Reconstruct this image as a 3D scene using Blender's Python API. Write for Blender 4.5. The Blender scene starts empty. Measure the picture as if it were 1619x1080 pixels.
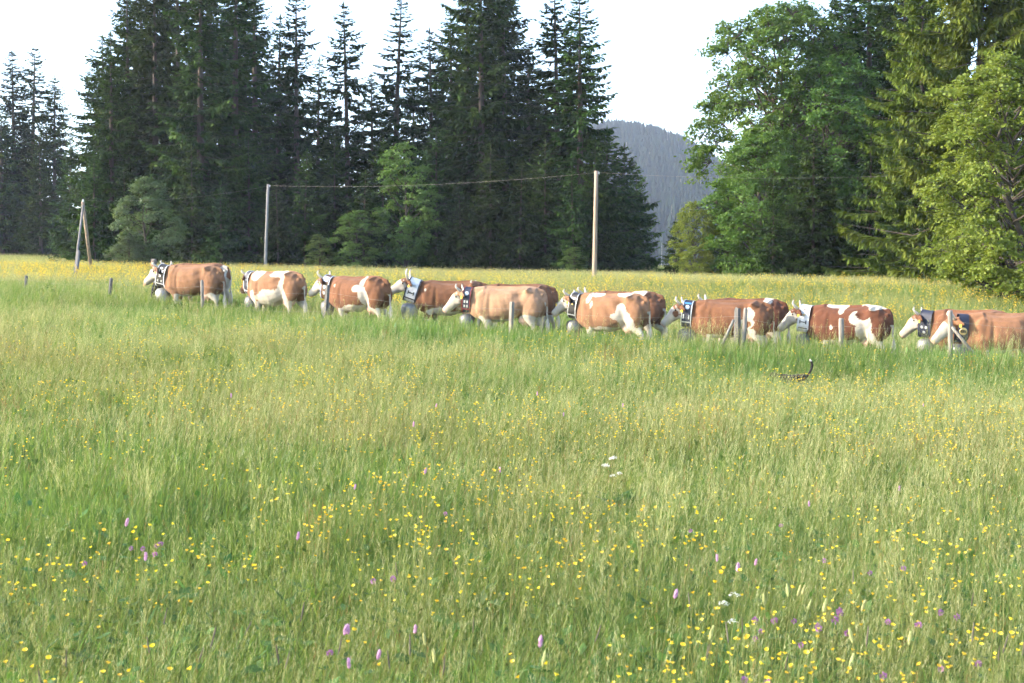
import bpy, bmesh, math, random
import numpy as np
from mathutils import Vector, Matrix

R = math.radians
scene = bpy.context.scene
col = scene.collection

# ------------------------------------------------------------------ camera, sky, sun, exposure
F = 2249.0            # focal length in pixels of the 1619 px wide photograph
EYE = 1.6
HORIZON = 475.0
cam_d = bpy.data.cameras.new('camera')
cam = bpy.data.objects.new('camera', cam_d)
col.objects.link(cam)
cam.location = (0, 0, EYE)
cam.rotation_euler = (R(90) - math.atan((540 - HORIZON) / F), 0, 0)
cam_d.sensor_width = 36.0
cam_d.lens = 36.0 * F / 1619.0
cam_d.clip_start = 0.1
cam_d.clip_end = 6000
cam_d.dof.use_dof = True
cam_d.dof.focus_distance = 30.0
cam_d.dof.aperture_fstop = 8.0
scene.camera = cam

SUN_EL = 23.0
SUN_AZ = 266.0        # clockwise from the viewing direction: from the left
world = bpy.data.worlds.new('World')
scene.world = world
world.use_nodes = True
wn = world.node_tree
bg = wn.nodes['Background']
sky = wn.nodes.new('ShaderNodeTexSky')
sky.sky_type = 'NISHITA'
sky.sun_disc = False
sky.sun_elevation = R(SUN_EL)
sky.sun_rotation = R(SUN_AZ)
sky.altitude = 900
sky.air_density = 1.0
sky.dust_density = 2.5
sky.ozone_density = 1.0
wn.links.new(sky.outputs[0], bg.inputs[0])
bg.inputs[1].default_value = 0.15

sun_d = bpy.data.lights.new('sun', 'SUN')
sun = bpy.data.objects.new('sun', sun_d)
col.objects.link(sun)
sun_d.energy = 3.0
sun_d.angle = R(1.5)
sun_d.color = (1.0, 0.86, 0.66)
sdir = Vector((math.sin(R(SUN_AZ)) * math.cos(R(SUN_EL)), math.cos(R(SUN_AZ)) * math.cos(R(SUN_EL)), math.sin(R(SUN_EL))))
sun.rotation_euler = sdir.to_track_quat('Z', 'Y').to_euler()
sun.location = (-40, -10, 60)

vs = scene.view_settings
vs.view_transform = 'Standard'
vs.look = 'None'
vs.exposure = 2.12
vs.gamma = 1.0
vs.use_curve_mapping = False
cy = scene.cycles
cy.use_denoising = True
cy.use_adaptive_sampling = True
cy.adaptive_threshold = 0.065
cy.adaptive_min_samples = 16
cy.max_bounces = 4
cy.diffuse_bounces = 2
cy.glossy_bounces = 1
cy.transmission_bounces = 2
cy.volume_bounces = 0
cy.transparent_max_bounces = 4
cy.caustics_reflective = False
cy.caustics_refractive = False

# ------------------------------------------------------------------ helpers
def tag(o, label=None, cat=None, group=None, kind=None):
    if label: o['label'] = label
    if cat: o['category'] = cat
    if group: o['group'] = group
    if kind: o['kind'] = kind
    return o

def empty(name, loc=(0, 0, 0), rz=0.0, scale=1.0):
    o = bpy.data.objects.new(name, None)
    col.objects.link(o)
    o.location = loc
    o.rotation_euler = (0, 0, rz)
    o.scale = (scale, scale, scale)
    o.empty_display_size = 0.2
    return o

def link(name, me, parent=None, loc=None):
    o = bpy.data.objects.new(name, me)
    col.objects.link(o)
    if parent is not None: o.parent = parent
    if loc is not None: o.location = loc
    return o

def mesh_np(name, V, faces, mats=(), midx=None, smooth=False, vcol=None):
    """faces: list of int arrays (n,3) or (n,4)"""
    me = bpy.data.meshes.new(name)
    V = np.asarray(V, dtype=np.float32)
    me.vertices.add(len(V))
    me.vertices.foreach_set('co', V.ravel())
    loops = np.concatenate([np.asarray(f, dtype=np.int32).ravel() for f in faces])
    sizes = np.concatenate([np.full(len(f), np.asarray(f).shape[1], dtype=np.int32) for f in faces])
    starts = np.concatenate([[0], np.cumsum(sizes)[:-1]]).astype(np.int32)
    me.loops.add(len(loops))
    me.loops.foreach_set('vertex_index', loops)
    me.polygons.add(len(sizes))
    me.polygons.foreach_set('loop_start', starts)
    if midx is not None:
        me.polygons.foreach_set('material_index', np.asarray(midx, dtype=np.int32))
    me.polygons.foreach_set('use_smooth', np.full(len(sizes), smooth, dtype=bool))
    for m in mats: me.materials.append(m)
    if vcol is not None:
        a = me.color_attributes.new('coat', 'FLOAT_COLOR', 'POINT')
        c = np.ones((len(V), 4), dtype=np.float32)
        c[:, :3] = vcol
        a.data.foreach_set('color', c.ravel())
    me.update(calc_edges=True)
    me.validate()
    return me

class MB:
    """collects simple solids into one mesh"""
    def __init__(s): s.V = []; s.F = []; s.M = []; s.n = 0
    def add(s, V, Fs, m=0):
        s.V.extend([tuple(v) for v in V])
        for f in Fs:
            s.F.append(tuple(i + s.n for i in f)); s.M.append(m)
        s.n += len(V)
    def tube(s, pts, rad, n=6, m=0, cap=True):
        pts = [Vector(p) for p in pts]
        if not hasattr(rad, '__len__'): rad = [rad] * len(pts)
        V = []; Fs = []
        prev = None
        for i, p in enumerate(pts):
            t = (pts[min(i + 1, len(pts) - 1)] - pts[max(i - 1, 0)])
            t = t.normalized() if t.length > 1e-9 else Vector((0, 0, 1))
            if prev is None:
                a = t.cross(Vector((0, 1, 0)))
                if a.length < 0.1: a = t.cross(Vector((1, 0, 0)))
            else:
                a = prev - t * prev.dot(t)
            a.normalize(); prev = a
            b = t.cross(a)
            for k in range(n):
                th = 2 * math.pi * k / n
                V.append(p + (a * math.cos(th) + b * math.sin(th)) * rad[i])
        for i in range(len(pts) - 1):
            for k in range(n):
                k2 = (k + 1) % n
                Fs.append((i * n + k, i * n + k2, (i + 1) * n + k2, (i + 1) * n + k))
        if cap:
            Fs.append(tuple(range(n - 1, -1, -1)))
            Fs.append(tuple((len(pts) - 1) * n + k for k in range(n)))
        s.add(V, Fs, m)
    def lathe(s, prof, n=16, m=0, sx=1.0, sy=1.0, at=(0, 0, 0), cap=True):
        V = []; Fs = []
        for r, z in prof:
            for k in range(n):
                th = 2 * math.pi * k / n
                V.append((at[0] + r * sx * math.cos(th), at[1] + r * sy * math.sin(th), at[2] + z))
        for i in range(len(prof) - 1):
            for k in range(n):
                k2 = (k + 1) % n
                Fs.append((i * n + k, i * n + k2, (i + 1) * n + k2, (i + 1) * n + k))
        if cap:
            Fs.append(tuple(range(n - 1, -1, -1)))
            Fs.append(tuple((len(prof) - 1) * n + k for k in range(n)))
        s.add(V, Fs, m)
    def mesh(s, name, mats, smooth=False):
        me = bpy.data.meshes.new(name)
        me.from_pydata(s.V, [], s.F)
        for m in mats: me.materials.append(m)
        me.polygons.foreach_set('material_index', s.M)
        me.polygons.foreach_set('use_smooth', [smooth] * len(s.F))
        me.update()
        return me
    def build(s, name, mats, parent=None, smooth=False, loc=None):
        return link(name, s.mesh(name, mats if isinstance(mats, (list, tuple)) else [mats], smooth), parent, loc)

def bez(p0, p1, p2, n):
    return [Vector(p0) * (1 - t) ** 2 + Vector(p1) * 2 * t * (1 - t) + Vector(p2) * t * t for t in np.linspace(0, 1, n)]

def vnoise(x, y, seed=0):
    """smooth value noise, unit wavelength, 0..1"""
    x = np.asarray(x, float); y = np.asarray(y, float)
    xi = np.floor(x).astype(np.int64); yi = np.floor(y).astype(np.int64)
    fx = x - xi; fy = y - yi
    fx = fx * fx * (3 - 2 * fx); fy = fy * fy * (3 - 2 * fy)
    def h(a, b):
        n = (a * 374761393 + b * 668265263 + seed * 1442695041) & 0x7fffffff
        n = ((n ^ (n >> 13)) * 1274126177) & 0x7fffffff
        return ((n ^ (n >> 16)) & 0xffff) / 65535.0
    return (h(xi, yi) * (1 - fx) + h(xi + 1, yi) * fx) * (1 - fy) + (h(xi, yi + 1) * (1 - fx) + h(xi + 1, yi + 1) * fx) * fy

def fbm(x, y, seed=0, o=3):
    s = 0; a = 0.5; t = 0
    for k in range(o):
        s = s + a * vnoise(x * 2 ** k, y * 2 ** k, seed + k * 17); t += a; a *= 0.5
    return s / t

# ------------------------------------------------------------------ terrain
TD = np.array([-60, 0, 12, 22, 27, 32, 38, 45, 55, 70, 95, 130, 160, 300, 600, 3000], float)
TA = np.array([-0.55, -0.55, -0.44, -0.06, 0.15, 0.38, 0.66, 1.15, 1.85, 2.45, 3.0, 4.4, 5.2, 7.0, 7.0, 7.0])
TB = np.array([0, 0, 0.35, 0.9, 1.2, 1.42, 1.75, 1.5, 0.6, 1.1, 2.1, 2.3, 2.6, 2.6, 0, 0])
def herm(xs, ys, x):
    d = np.gradient(ys, xs)
    i = np.clip(np.searchsorted(xs, x) - 1, 0, len(xs) - 2)
    h = xs[i + 1] - xs[i]; t = np.clip((x - xs[i]) / h, 0, 1)
    return ((1 + 2 * t) * (1 - t) ** 2 * ys[i] + t * (1 - t) ** 2 * h * d[i] + t * t * (3 - 2 * t) * ys[i + 1] + t * t * (t - 1) * h * d[i + 1])
def zt(x, y):
    x = np.asarray(x, float); y = np.asarray(y, float)
    u = np.clip(x / np.maximum(y, 14.0), -0.6, 0.6)
    z = herm(TD, TA, y) - herm(TD, TB, y) * u
    return z + 0.10 * (fbm(x / 5.0, y / 5.0, 3) - 0.5)
def gz(x, y): return float(zt(x, y))
def at(px, D, sink=0.0):
    x = (px - 809.5) / F * D
    return Vector((x, D, gz(x, D) - sink))
def zpx(py, D): return EYE + (HORIZON - py) / F * D

# ------------------------------------------------------------------ materials
def nodes(m):
    m.use_nodes = True
    return m.node_tree.nodes, m.node_tree.links
def srgb(r, g, b):
    f = lambda c: (c / 255 / 12.92) if c / 255 <= 0.04045 else ((c / 255 + 0.055) / 1.055) ** 2.4
    return (f(r), f(g), f(b), 1)

def mat_plain(name, c, rough=0.7, metal=0.0, var=0.25, scale=12.0, bump=0.0, stretch=(1, 1, 1), c2=None):
    m = bpy.data.materials.new(name)
    n, l = nodes(m)
    b = n['Principled BSDF']
    b.inputs['Roughness'].default_value = rough
    b.inputs['Metallic'].default_value = metal
    tc = n.new('ShaderNodeTexCoord'); mp = n.new('ShaderNodeMapping')
    mp.inputs['Scale'].default_value = stretch
    nz = n.new('ShaderNodeTexNoise'); nz.inputs['Scale'].default_value = scale; nz.inputs['Detail'].default_value = 6
    l.new(tc.outputs['Object'], mp.inputs[0]); l.new(mp.outputs[0], nz.inputs['Vector'])
    r = n.new('ShaderNodeValToRGB')
    r.color_ramp.elements[0].position = 0.3; r.color_ramp.elements[1].position = 0.7
    ca = c2 if c2 else tuple(v * (1 - var) for v in c[:3])
    r.color_ramp.elements[0].color = (*ca[:3], 1)
    r.color_ramp.elements[1].color = (*[min(1, v * (1 + var * 0.6)) for v in c[:3]], 1)
    l.new(nz.outputs[0], r.inputs[0]); l.new(r.outputs[0], b.inputs['Base Color'])
    if bump:
        bp = n.new('ShaderNodeBump'); bp.inputs['Strength'].default_value = bump; bp.inputs['Distance'].default_value = 0.02
        l.new(nz.outputs[0], bp.inputs['Height']); l.new(bp.outputs[0], b.inputs['Normal'])
    return m

def mat_leaf(name, ca, cb, trans=0.35, rough=0.6, tcol=None, spread=0.18, tint=0.0):
    """thin leaf: colour varies from leaf to leaf and plant to plant"""
    m = bpy.data.materials.new(name)
    n, l = nodes(m)
    b = n['Principled BSDF']; out = n['Material Output']
    b.inputs['Roughness'].default_value = rough
    b.inputs['Specular IOR Level'].default_value = 0.12 if 'spruce' in name else 0.25
    g = n.new('ShaderNodeNewGeometry'); oi = n.new('ShaderNodeObjectInfo')
    mx = n.new('ShaderNodeMix'); mx.data_type = 'RGBA'
    mx.inputs[6].default_value = (*ca, 1); mx.inputs[7].default_value = (*cb, 1)
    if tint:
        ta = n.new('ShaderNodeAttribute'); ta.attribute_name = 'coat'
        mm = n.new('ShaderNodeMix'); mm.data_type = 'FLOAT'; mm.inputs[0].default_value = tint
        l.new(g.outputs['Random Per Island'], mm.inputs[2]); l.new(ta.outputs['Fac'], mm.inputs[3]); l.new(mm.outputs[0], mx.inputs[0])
    else:
        l.new(g.outputs['Random Per Island'], mx.inputs[0])
    hs = n.new('ShaderNodeHueSaturation')
    def rng(src, lo, hi, to):
        mr = n.new('ShaderNodeMapRange'); mr.inputs[3].default_value = lo; mr.inputs[4].default_value = hi
        l.new(src, mr.inputs[0]); l.new(mr.outputs[0], to)
    rng(oi.outputs['Random'], 0.5 - 0.018, 0.5 + 0.018, hs.inputs['Hue'])
    rng(oi.outputs['Random'], 1 - spread, 1 + spread, hs.inputs['Value'])
    l.new(mx.outputs[2], hs.inputs['Color'])
    l.new(hs.outputs[0], b.inputs['Base Color'])
    tr = n.new('ShaderNodeBsdfTranslucent')
    tm = n.new('ShaderNodeMix'); tm.data_type = 'RGBA'; tm.blend_type = 'MULTIPLY'; tm.inputs[0].default_value = 1.0
    l.new(hs.outputs[0], tm.inputs[6]); tm.inputs[7].default_value = (*(tcol or (1.3, 1.25, 0.7)), 1)
    l.new(tm.outputs[2], tr.inputs[0])
    ms = n.new('ShaderNodeMixShader'); ms.inputs[0].default_value = trans
    l.new(b.outputs[0], ms.inputs[1]); l.new(tr.outputs[0], ms.inputs[2]); l.new(ms.outputs[0], out.inputs['Surface'])
    return m

M = {}
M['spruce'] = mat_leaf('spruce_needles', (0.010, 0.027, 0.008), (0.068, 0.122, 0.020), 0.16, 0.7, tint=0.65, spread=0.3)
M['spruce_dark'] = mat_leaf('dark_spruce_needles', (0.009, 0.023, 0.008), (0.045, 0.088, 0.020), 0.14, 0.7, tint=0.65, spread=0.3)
M['spruce_gold'] = mat_leaf('golden_spruce_needles', (0.058, 0.108, 0.018), (0.180, 0.245, 0.042), 0.25, 0.7, tint=0.6)  # spruce needles lightened and yellowed: the golden sunlight is put into their colour
M['spruce_hill'] = mat_leaf('far_spruce_needles', (0.004, 0.010, 0.007), (0.013, 0.024, 0.013), 0.1, 0.8, spread=0.5)  # much darker spruce needles: the shade on the hill is put into their colour
M['ash'] = mat_leaf('ash_leaves', (0.046, 0.104, 0.022), (0.125, 0.198, 0.040), 0.38, tint=0.5)
M['maple'] = mat_leaf('maple_leaves', (0.110, 0.178, 0.030), (0.230, 0.300, 0.058), 0.40, tint=0.5)
M['sycamore'] = mat_leaf('sycamore_leaves', (0.060, 0.125, 0.032), (0.135, 0.205, 0.055), 0.36, tint=0.5)
M['willow'] = mat_leaf('grey_green_leaves', (0.060, 0.110, 0.050), (0.140, 0.190, 0.090), 0.3, tint=0.5)
M['bark'] = mat_plain('grey_bark', (0.075, 0.062, 0.052), 0.9, var=0.45, scale=3, bump=0.6, stretch=(3, 3, 0.6))
M['twig'] = mat_plain('dark_twig_bark', (0.045, 0.036, 0.028), 0.9, var=0.3, scale=5)
M['grass'] = mat_leaf('grass_blades', (0.158, 0.210, 0.064), (0.285, 0.332, 0.128), 0.5, 0.5, spread=0.05)
M['grass_lush'] = mat_leaf('lush_grass_blades', (0.095, 0.172, 0.046), (0.178, 0.265, 0.080), 0.5, 0.5, spread=0.05)
M['straw'] = mat_leaf('grass_seed_heads', (0.34, 0.36, 0.16), (0.52, 0.51, 0.30), 0.35, 0.6, spread=0.05)
M['stalk'] = mat_leaf('grass_stalks', (0.16, 0.20, 0.06), (0.30, 0.30, 0.11), 0.3, 0.6)
M['herb'] = mat_leaf('herb_leaves', (0.055, 0.125, 0.030), (0.105, 0.190, 0.050), 0.35, 0.55)
M['yellow'] = mat_leaf('buttercup_petals', (0.78, 0.52, 0.02), (0.86, 0.66, 0.07), 0.3, 0.35, (1.2, 1.1, 0.6), 0.08)
M['pink'] = mat_leaf('bistort_flowers', (0.50, 0.26, 0.44), (0.66, 0.42, 0.58), 0.3, 0.6, (1.1, 1, 1.1), 0.1)
M['purple'] = mat_leaf('clover_flowers', (0.30, 0.13, 0.30), (0.46, 0.24, 0.44), 0.3, 0.6, (1.1, 1, 1.1), 0.15)
M['white'] = mat_leaf('umbel_flowers', (0.66, 0.68, 0.58), (0.80, 0.80, 0.74), 0.3, 0.6, (1, 1, 1), 0.06)
M['cream'] = mat_leaf('rattle_flowers', (0.42, 0.45, 0.17), (0.58, 0.58, 0.28), 0.35, 0.6, (1, 1, 0.8), 0.08)
M['darkhead'] = mat_leaf('foxtail_heads', (0.10, 0.095, 0.07), (0.20, 0.17, 0.12), 0.2, 0.8, (1, 1, 1), 0.15)
M['sorrel'] = mat_leaf('sorrel_heads', (0.26, 0.12, 0.05), (0.40, 0.22, 0.09), 0.3, 0.7, (1, 1, 1), 0.15)
M['post'] = mat_plain('weathered_post_wood', (0.25, 0.225, 0.20), 0.9, var=0.5, scale=5, bump=0.5, stretch=(6, 6, 0.7))
M['post_dark'] = mat_plain('old_grey_post_wood', (0.13, 0.125, 0.12), 0.9, var=0.5, scale=5, bump=0.5, stretch=(6, 6, 0.7))
M['pole'] = mat_plain('pole_wood', (0.33, 0.25, 0.19), 0.85, var=0.4, scale=3, bump=0.4, stretch=(5, 5, 0.3))
M['pole_grey'] = mat_plain('grey_pole_wood', (0.24, 0.235, 0.23), 0.85, var=0.4, scale=3, bump=0.4, stretch=(5, 5, 0.3))
M['wire'] = mat_plain('galvanised_wire', (0.5, 0.5, 0.5), 0.45, 0.6, var=0.15)
M['cable'] = mat_plain('weathered_cable', (0.26, 0.24, 0.21), 0.7, 0.0, var=0.15)
M['ceramic'] = mat_plain('insulator_ceramic', (0.7, 0.7, 0.68), 0.25, var=0.1)
M['steel'] = mat_plain('bell_steel', (0.15, 0.155, 0.16), 0.5, 0.6, var=0.5, scale=7, bump=0.15)
M['steel_bright'] = mat_plain('polished_bell_steel', (0.27, 0.275, 0.28), 0.5, 0.5, var=0.4, scale=7, bump=0.1)
M['navy'] = mat_plain('navy_leather', (0.025, 0.030, 0.055), 0.55, var=0.3)
M['black_leather'] = mat_plain('black_leather', (0.022, 0.021, 0.022), 0.5, var=0.3)
M['brown_leather'] = mat_plain('brown_leather', (0.11, 0.06, 0.035), 0.6, var=0.3)
M['white_leather'] = mat_plain('white_leather', (0.62, 0.63, 0.66), 0.6, var=0.15)
M['red_leather'] = mat_plain('red_leather', (0.28, 0.05, 0.05), 0.6, var=0.2)
M['brass'] = mat_plain('brass', (0.75, 0.58, 0.30), 0.35, 0.7, var=0.2)
M['tin'] = mat_plain('tin_ornament', (0.62, 0.64, 0.66), 0.35, 0.5, var=0.2)
M['lavender'] = mat_plain('lavender_leather', (0.38, 0.44, 0.62), 0.6, var=0.2)
M['blue'] = mat_plain('blue_ribbon', (0.05, 0.22, 0.60), 0.5, var=0.1)
M['horn'] = mat_plain('horn', (0.55, 0.50, 0.42), 0.4, var=0.35, scale=9)
M['horn_tip'] = mat_plain('horn_tip', (0.10, 0.085, 0.07), 0.35, var=0.3)
M['eye'] = mat_plain('eye', (0.010, 0.008, 0.007), 0.12, var=0.1)
M['hoof'] = mat_plain('hoof', (0.06, 0.05, 0.04), 0.5)
M['ear_tag'] = mat_plain('ear_tag', (0.75, 0.55, 0.05), 0.5, var=0.1)
M['hair_white'] = mat_plain('white_tail_hair', (0.62, 0.57, 0.50), 0.8, var=0.25, scale=30, stretch=(3, 3, 0.5))

def mat_coat(name):
    m = bpy.data.materials.new(name)
    n, l = nodes(m)
    b = n['Principled BSDF']; b.inputs['Roughness'].default_value = 0.88
    b.inputs['Specular IOR Level'].default_value = 0.12
    b.inputs['Sheen Weight'].default_value = 0.08
    at_ = n.new('ShaderNodeAttribute'); at_.attribute_name = 'coat'
    tc = n.new('ShaderNodeTexCoord')
    nz = n.new('ShaderNodeTexNoise'); nz.inputs['Scale'].default_value = 6; nz.inputs['Detail'].default_value = 8
    l.new(tc.outputs['Object'], nz.inputs['Vector'])
    mr = n.new('ShaderNodeMapRange'); mr.inputs[1].default_value = 0.3; mr.inputs[2].default_value = 0.7
    mr.inputs[3].default_value = 0.82; mr.inputs[4].default_value = 1.12
    l.new(nz.outputs[0], mr.inputs[0])
    mx = n.new('ShaderNodeVectorMath'); mx.operation = 'SCALE'
    l.new(at_.outputs['Color'], mx.inputs[0]); l.new(mr.outputs[0], mx.inputs['Scale'])
    l.new(mx.outputs[0], b.inputs['Base Color'])
    n2 = n.new('ShaderNodeTexNoise'); n2.inputs['Scale'].default_value = 60; n2.inputs['Detail'].default_value = 3
    l.new(tc.outputs['Object'], n2.inputs['Vector'])
    bp = n.new('ShaderNodeBump'); bp.inputs['Strength'].default_value = 0.25; bp.inputs['Distance'].default_value = 0.01
    l.new(n2.outputs[0], bp.inputs['Height']); l.new(bp.outputs[0], b.inputs['Normal'])
    return m
M['coat'] = mat_coat('animal_coat')

def mat_ground():
    m = bpy.data.materials.new('meadow_soil')
    n, l = nodes(m)
    b = n['Principled BSDF']; b.inputs['Roughness'].default_value = 0.95
    b.inputs['Specular IOR Level'].default_value = 0.1
    tc = n.new('ShaderNodeTexCoord')
    n1 = n.new('ShaderNodeTexNoise'); n1.inputs['Scale'].default_value = 0.25; n1.inputs['Detail'].default_value = 8
    n2 = n.new('ShaderNodeTexNoise'); n2.inputs['Scale'].default_value = 9; n2.inputs['Detail'].default_value = 6
    l.new(tc.outputs['Object'], n1.inputs['Vector']); l.new(tc.outputs['Object'], n2.inputs['Vector'])
    r1 = n.new('ShaderNodeValToRGB')
    r1.color_ramp.elements[0].position = 0.35; r1.color_ramp.elements[1].position = 0.65
    r1.color_ramp.elements[0].color = (0.060, 0.095, 0.022, 1); r1.color_ramp.elements[1].color = (0.115, 0.140, 0.035, 1)
    r2 = n.new('ShaderNodeValToRGB')
    r2.color_ramp.elements[0].position = 0.35; r2.color_ramp.elements[1].position = 0.7
    r2.color_ramp.elements[0].color = (0.6, 0.55, 0.5, 1); r2.color_ramp.elements[1].color = (1.1, 1.1, 1, 1)
    l.new(n1.outputs[0], r1.inputs[0]); l.new(n2.outputs[0], r2.inputs[0])
    mx = n.new('ShaderNodeMix'); mx.data_type = 'RGBA'; mx.blend_type = 'MULTIPLY'; mx.inputs[0].default_value = 1
    l.new(r1.outputs[0], mx.inputs[6]); l.new(r2.outputs[0], mx.inputs[7]); l.new(mx.outputs[2], b.inputs['Base Color'])
    bp = n.new('ShaderNodeBump'); bp.inputs['Strength'].default_value = 0.8; bp.inputs['Distance'].default_value = 0.05
    l.new(n2.outputs[0], bp.inputs['Height']); l.new(bp.outputs[0], b.inputs['Normal'])
    return m
M['ground'] = mat_ground()
M['hillside'] = mat_plain('hillside_undergrowth', (0.075, 0.095, 0.035), 0.95, var=0.5, scale=0.02)

# ------------------------------------------------------------------ ground, hill, haze
ys = np.concatenate([np.linspace(-40, 2, 12), np.linspace(3, 60, 115), 60 * (2000 / 60) ** np.linspace(0.01, 1, 70)])
ss = np.linspace(-1, 1, 161); ss = np.sign(ss) * np.abs(ss) ** 1.25
S, Y = np.meshgrid(ss, ys)
X = S * (30 + 0.85 * np.maximum(Y, 0))
Z = zt(X, Y)
nr, nc = X.shape
idx = np.arange(nr * nc).reshape(nr, nc)
q = np.stack([idx[:-1, :-1], idx[:-1, 1:], idx[1:, 1:], idx[1:, :-1]], -1).reshape(-1, 4)
tag(link('ground', mesh_np('ground', np.stack([X, Y, Z], -1).reshape(-1, 3), [q], [M['ground']], smooth=True)), kind='structure')

HY = 1300.0
RPX = np.array([-400, 300, 600, 800, 900, 960, 1010, 1040, 1070, 1100, 1130, 1170, 1300, 1600, 2300], float)
RPY = np.array([440, 418, 360, 285, 240, 220, 226, 237, 252, 276, 304, 332, 390, 428, 440], float)
def hill_z(x, y):
    px = x / HY * F + 809.5
    top = zpx(herm(RPX, RPY, px), HY) + 3 * (fbm(x / 35, y / 50, 9) - 0.5)
    t = np.clip((y - 620) / (HY - 620), 0, 1)
    up = 0.55 * t + 0.45 * t * t * (3 - 2 * t)
    dn = np.clip(1 - (y - HY) / 420, 0, 1); dn = dn * dn * (3 - 2 * dn)
    bump = 10 * (fbm(x / 90, y / 120, 21) - 0.5) * np.clip(t * 3, 0, 1) * np.clip((HY - y) / 150, 0, 1)
    return 6.0 + (top - 6.0) * np.where(y > HY, dn, up) + bump
hx = np.linspace(-800, 950, 141); hy = np.linspace(600, 1760, 80)
X, Y = np.meshgrid(hx, hy); Z = hill_z(X, Y)
nr, nc = X.shape
idx = np.arange(nr * nc).reshape(nr, nc)
q = np.stack([idx[:-1, :-1], idx[:-1, 1:], idx[1:, 1:], idx[1:, :-1]], -1).reshape(-1, 4)
tag(link('hill', mesh_np('hill', np.stack([X, Y, Z], -1).reshape(-1, 3), [q], [M['hillside']], smooth=True)), kind='structure')

hb = bmesh.new()
bmesh.ops.create_cube(hb, size=1.0)
for v in hb.verts:
    v.co = Vector((v.co.x * 4400, 980 + v.co.y * 2140, 88 + v.co.z * 186))
hm = bpy.data.meshes.new('haze'); hb.to_mesh(hm); hb.free()
hmat = bpy.data.materials.new('hazy_air'); n, l = nodes(hmat)
n.remove(n['Principled BSDF'])
pv = n.new('ShaderNodeVolumePrincipled')
pv.inputs['Color'].default_value = (0.66, 0.78, 1.0, 1)
pv.inputs['Density'].default_value = 0.00021
pv.inputs['Anisotropy'].default_value = 0.2
l.new(pv.outputs[0], n['Material Output'].inputs['Volume'])
hmat.cycles.homogeneous_volume = True if hasattr(hmat.cycles, 'homogeneous_volume') else None
hm.materials.append(hmat)
tag(link('haze', hm), kind='stuff')

# ------------------------------------------------------------------ scatter (only for uncountable ground cover)
def scatter(name, P, rot, scl, pick, protos, label=None):
    pc = bpy.data.collections.new(name + '_plants')
    for i, me in enumerate(protos):
        pc.objects.link(bpy.data.objects.new('%s_proto_%02d' % (name, i), me))
    me = bpy.data.meshes.new(name)
    P = np.asarray(P, np.float32)
    me.vertices.add(len(P)); me.vertices.foreach_set('co', P.ravel())
    for an, ty, v in (('rot', 'FLOAT_VECTOR', rot), ('scl', 'FLOAT_VECTOR', scl)):
        a = me.attributes.new(an, ty, 'POINT'); a.data.foreach_set('vector', np.asarray(v, np.float32).ravel())
    a = me.attributes.new('pick', 'INT', 'POINT'); a.data.foreach_set('value', np.asarray(pick, np.int32))
    me.update()
    o = link(name, me)
    tag(o, label, None, None, 'stuff')
    g = bpy.data.node_groups.new(name + '_nodes', 'GeometryNodeTree')
    g.interface.new_socket('Geometry', in_out='INPUT', socket_type='NodeSocketGeometry')
    g.interface.new_socket('Geometry', in_out='OUTPUT', socket_type='NodeSocketGeometry')
    gi = g.nodes.new('NodeGroupInput'); go = g.nodes.new('NodeGroupOutput')
    ip = g.nodes.new('GeometryNodeInstanceOnPoints'); ci = g.nodes.new('GeometryNodeCollectionInfo')
    ci.inputs['Collection'].default_value = pc
    ci.inputs['Separate Children'].default_value = True
    ci.inputs['Reset Children'].default_value = True
    ip.inputs['Pick Instance'].default_value = True
    def na(nm, ty):
        k = g.nodes.new('GeometryNodeInputNamedAttribute'); k.data_type = ty; k.inputs['Name'].default_value = nm
        return k.outputs['Attribute']
    e = g.nodes.new('FunctionNodeEulerToRotation')
    g.links.new(na('rot', 'FLOAT_VECTOR'), e.inputs[0])
    g.links.new(gi.outputs[0], ip.inputs['Points']); g.links.new(ci.outputs[0], ip.inputs['Instance'])
    g.links.new(na('pick', 'INT'), ip.inputs['Instance Index'])
    g.links.new(e.outputs[0], ip.inputs['Rotation']); g.links.new(na('scl', 'FLOAT_VECTOR'), ip.inputs['Scale'])
    g.links.new(ip.outputs[0], go.inputs[0])
    md = o.modifiers.new('scatter', 'NODES'); md.node_group = g
    return o

# ------------------------------------------------------------------ tree generators
def rhombs(P, Dv, Nv, Ln, W):
    """rhombic twig/leaf faces: base P, direction Dv, side from Nv, length Ln, half width W -> V (4n,3), F (n,4)"""
    Dv = Dv / np.linalg.norm(Dv, axis=1, keepdims=True)
    S = np.cross(Dv, Nv); S /= np.maximum(np.linalg.norm(S, axis=1, keepdims=True), 1e-6)
    mid = P + Dv * (Ln * 0.5)[:, None]
    V = np.stack([P, mid + S * W[:, None], P + Dv * Ln[:, None], mid - S * W[:, None]], 1).reshape(-1, 3)
    n = len(P)
    return V, np.arange(n * 4).reshape(n, 4)

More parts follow.
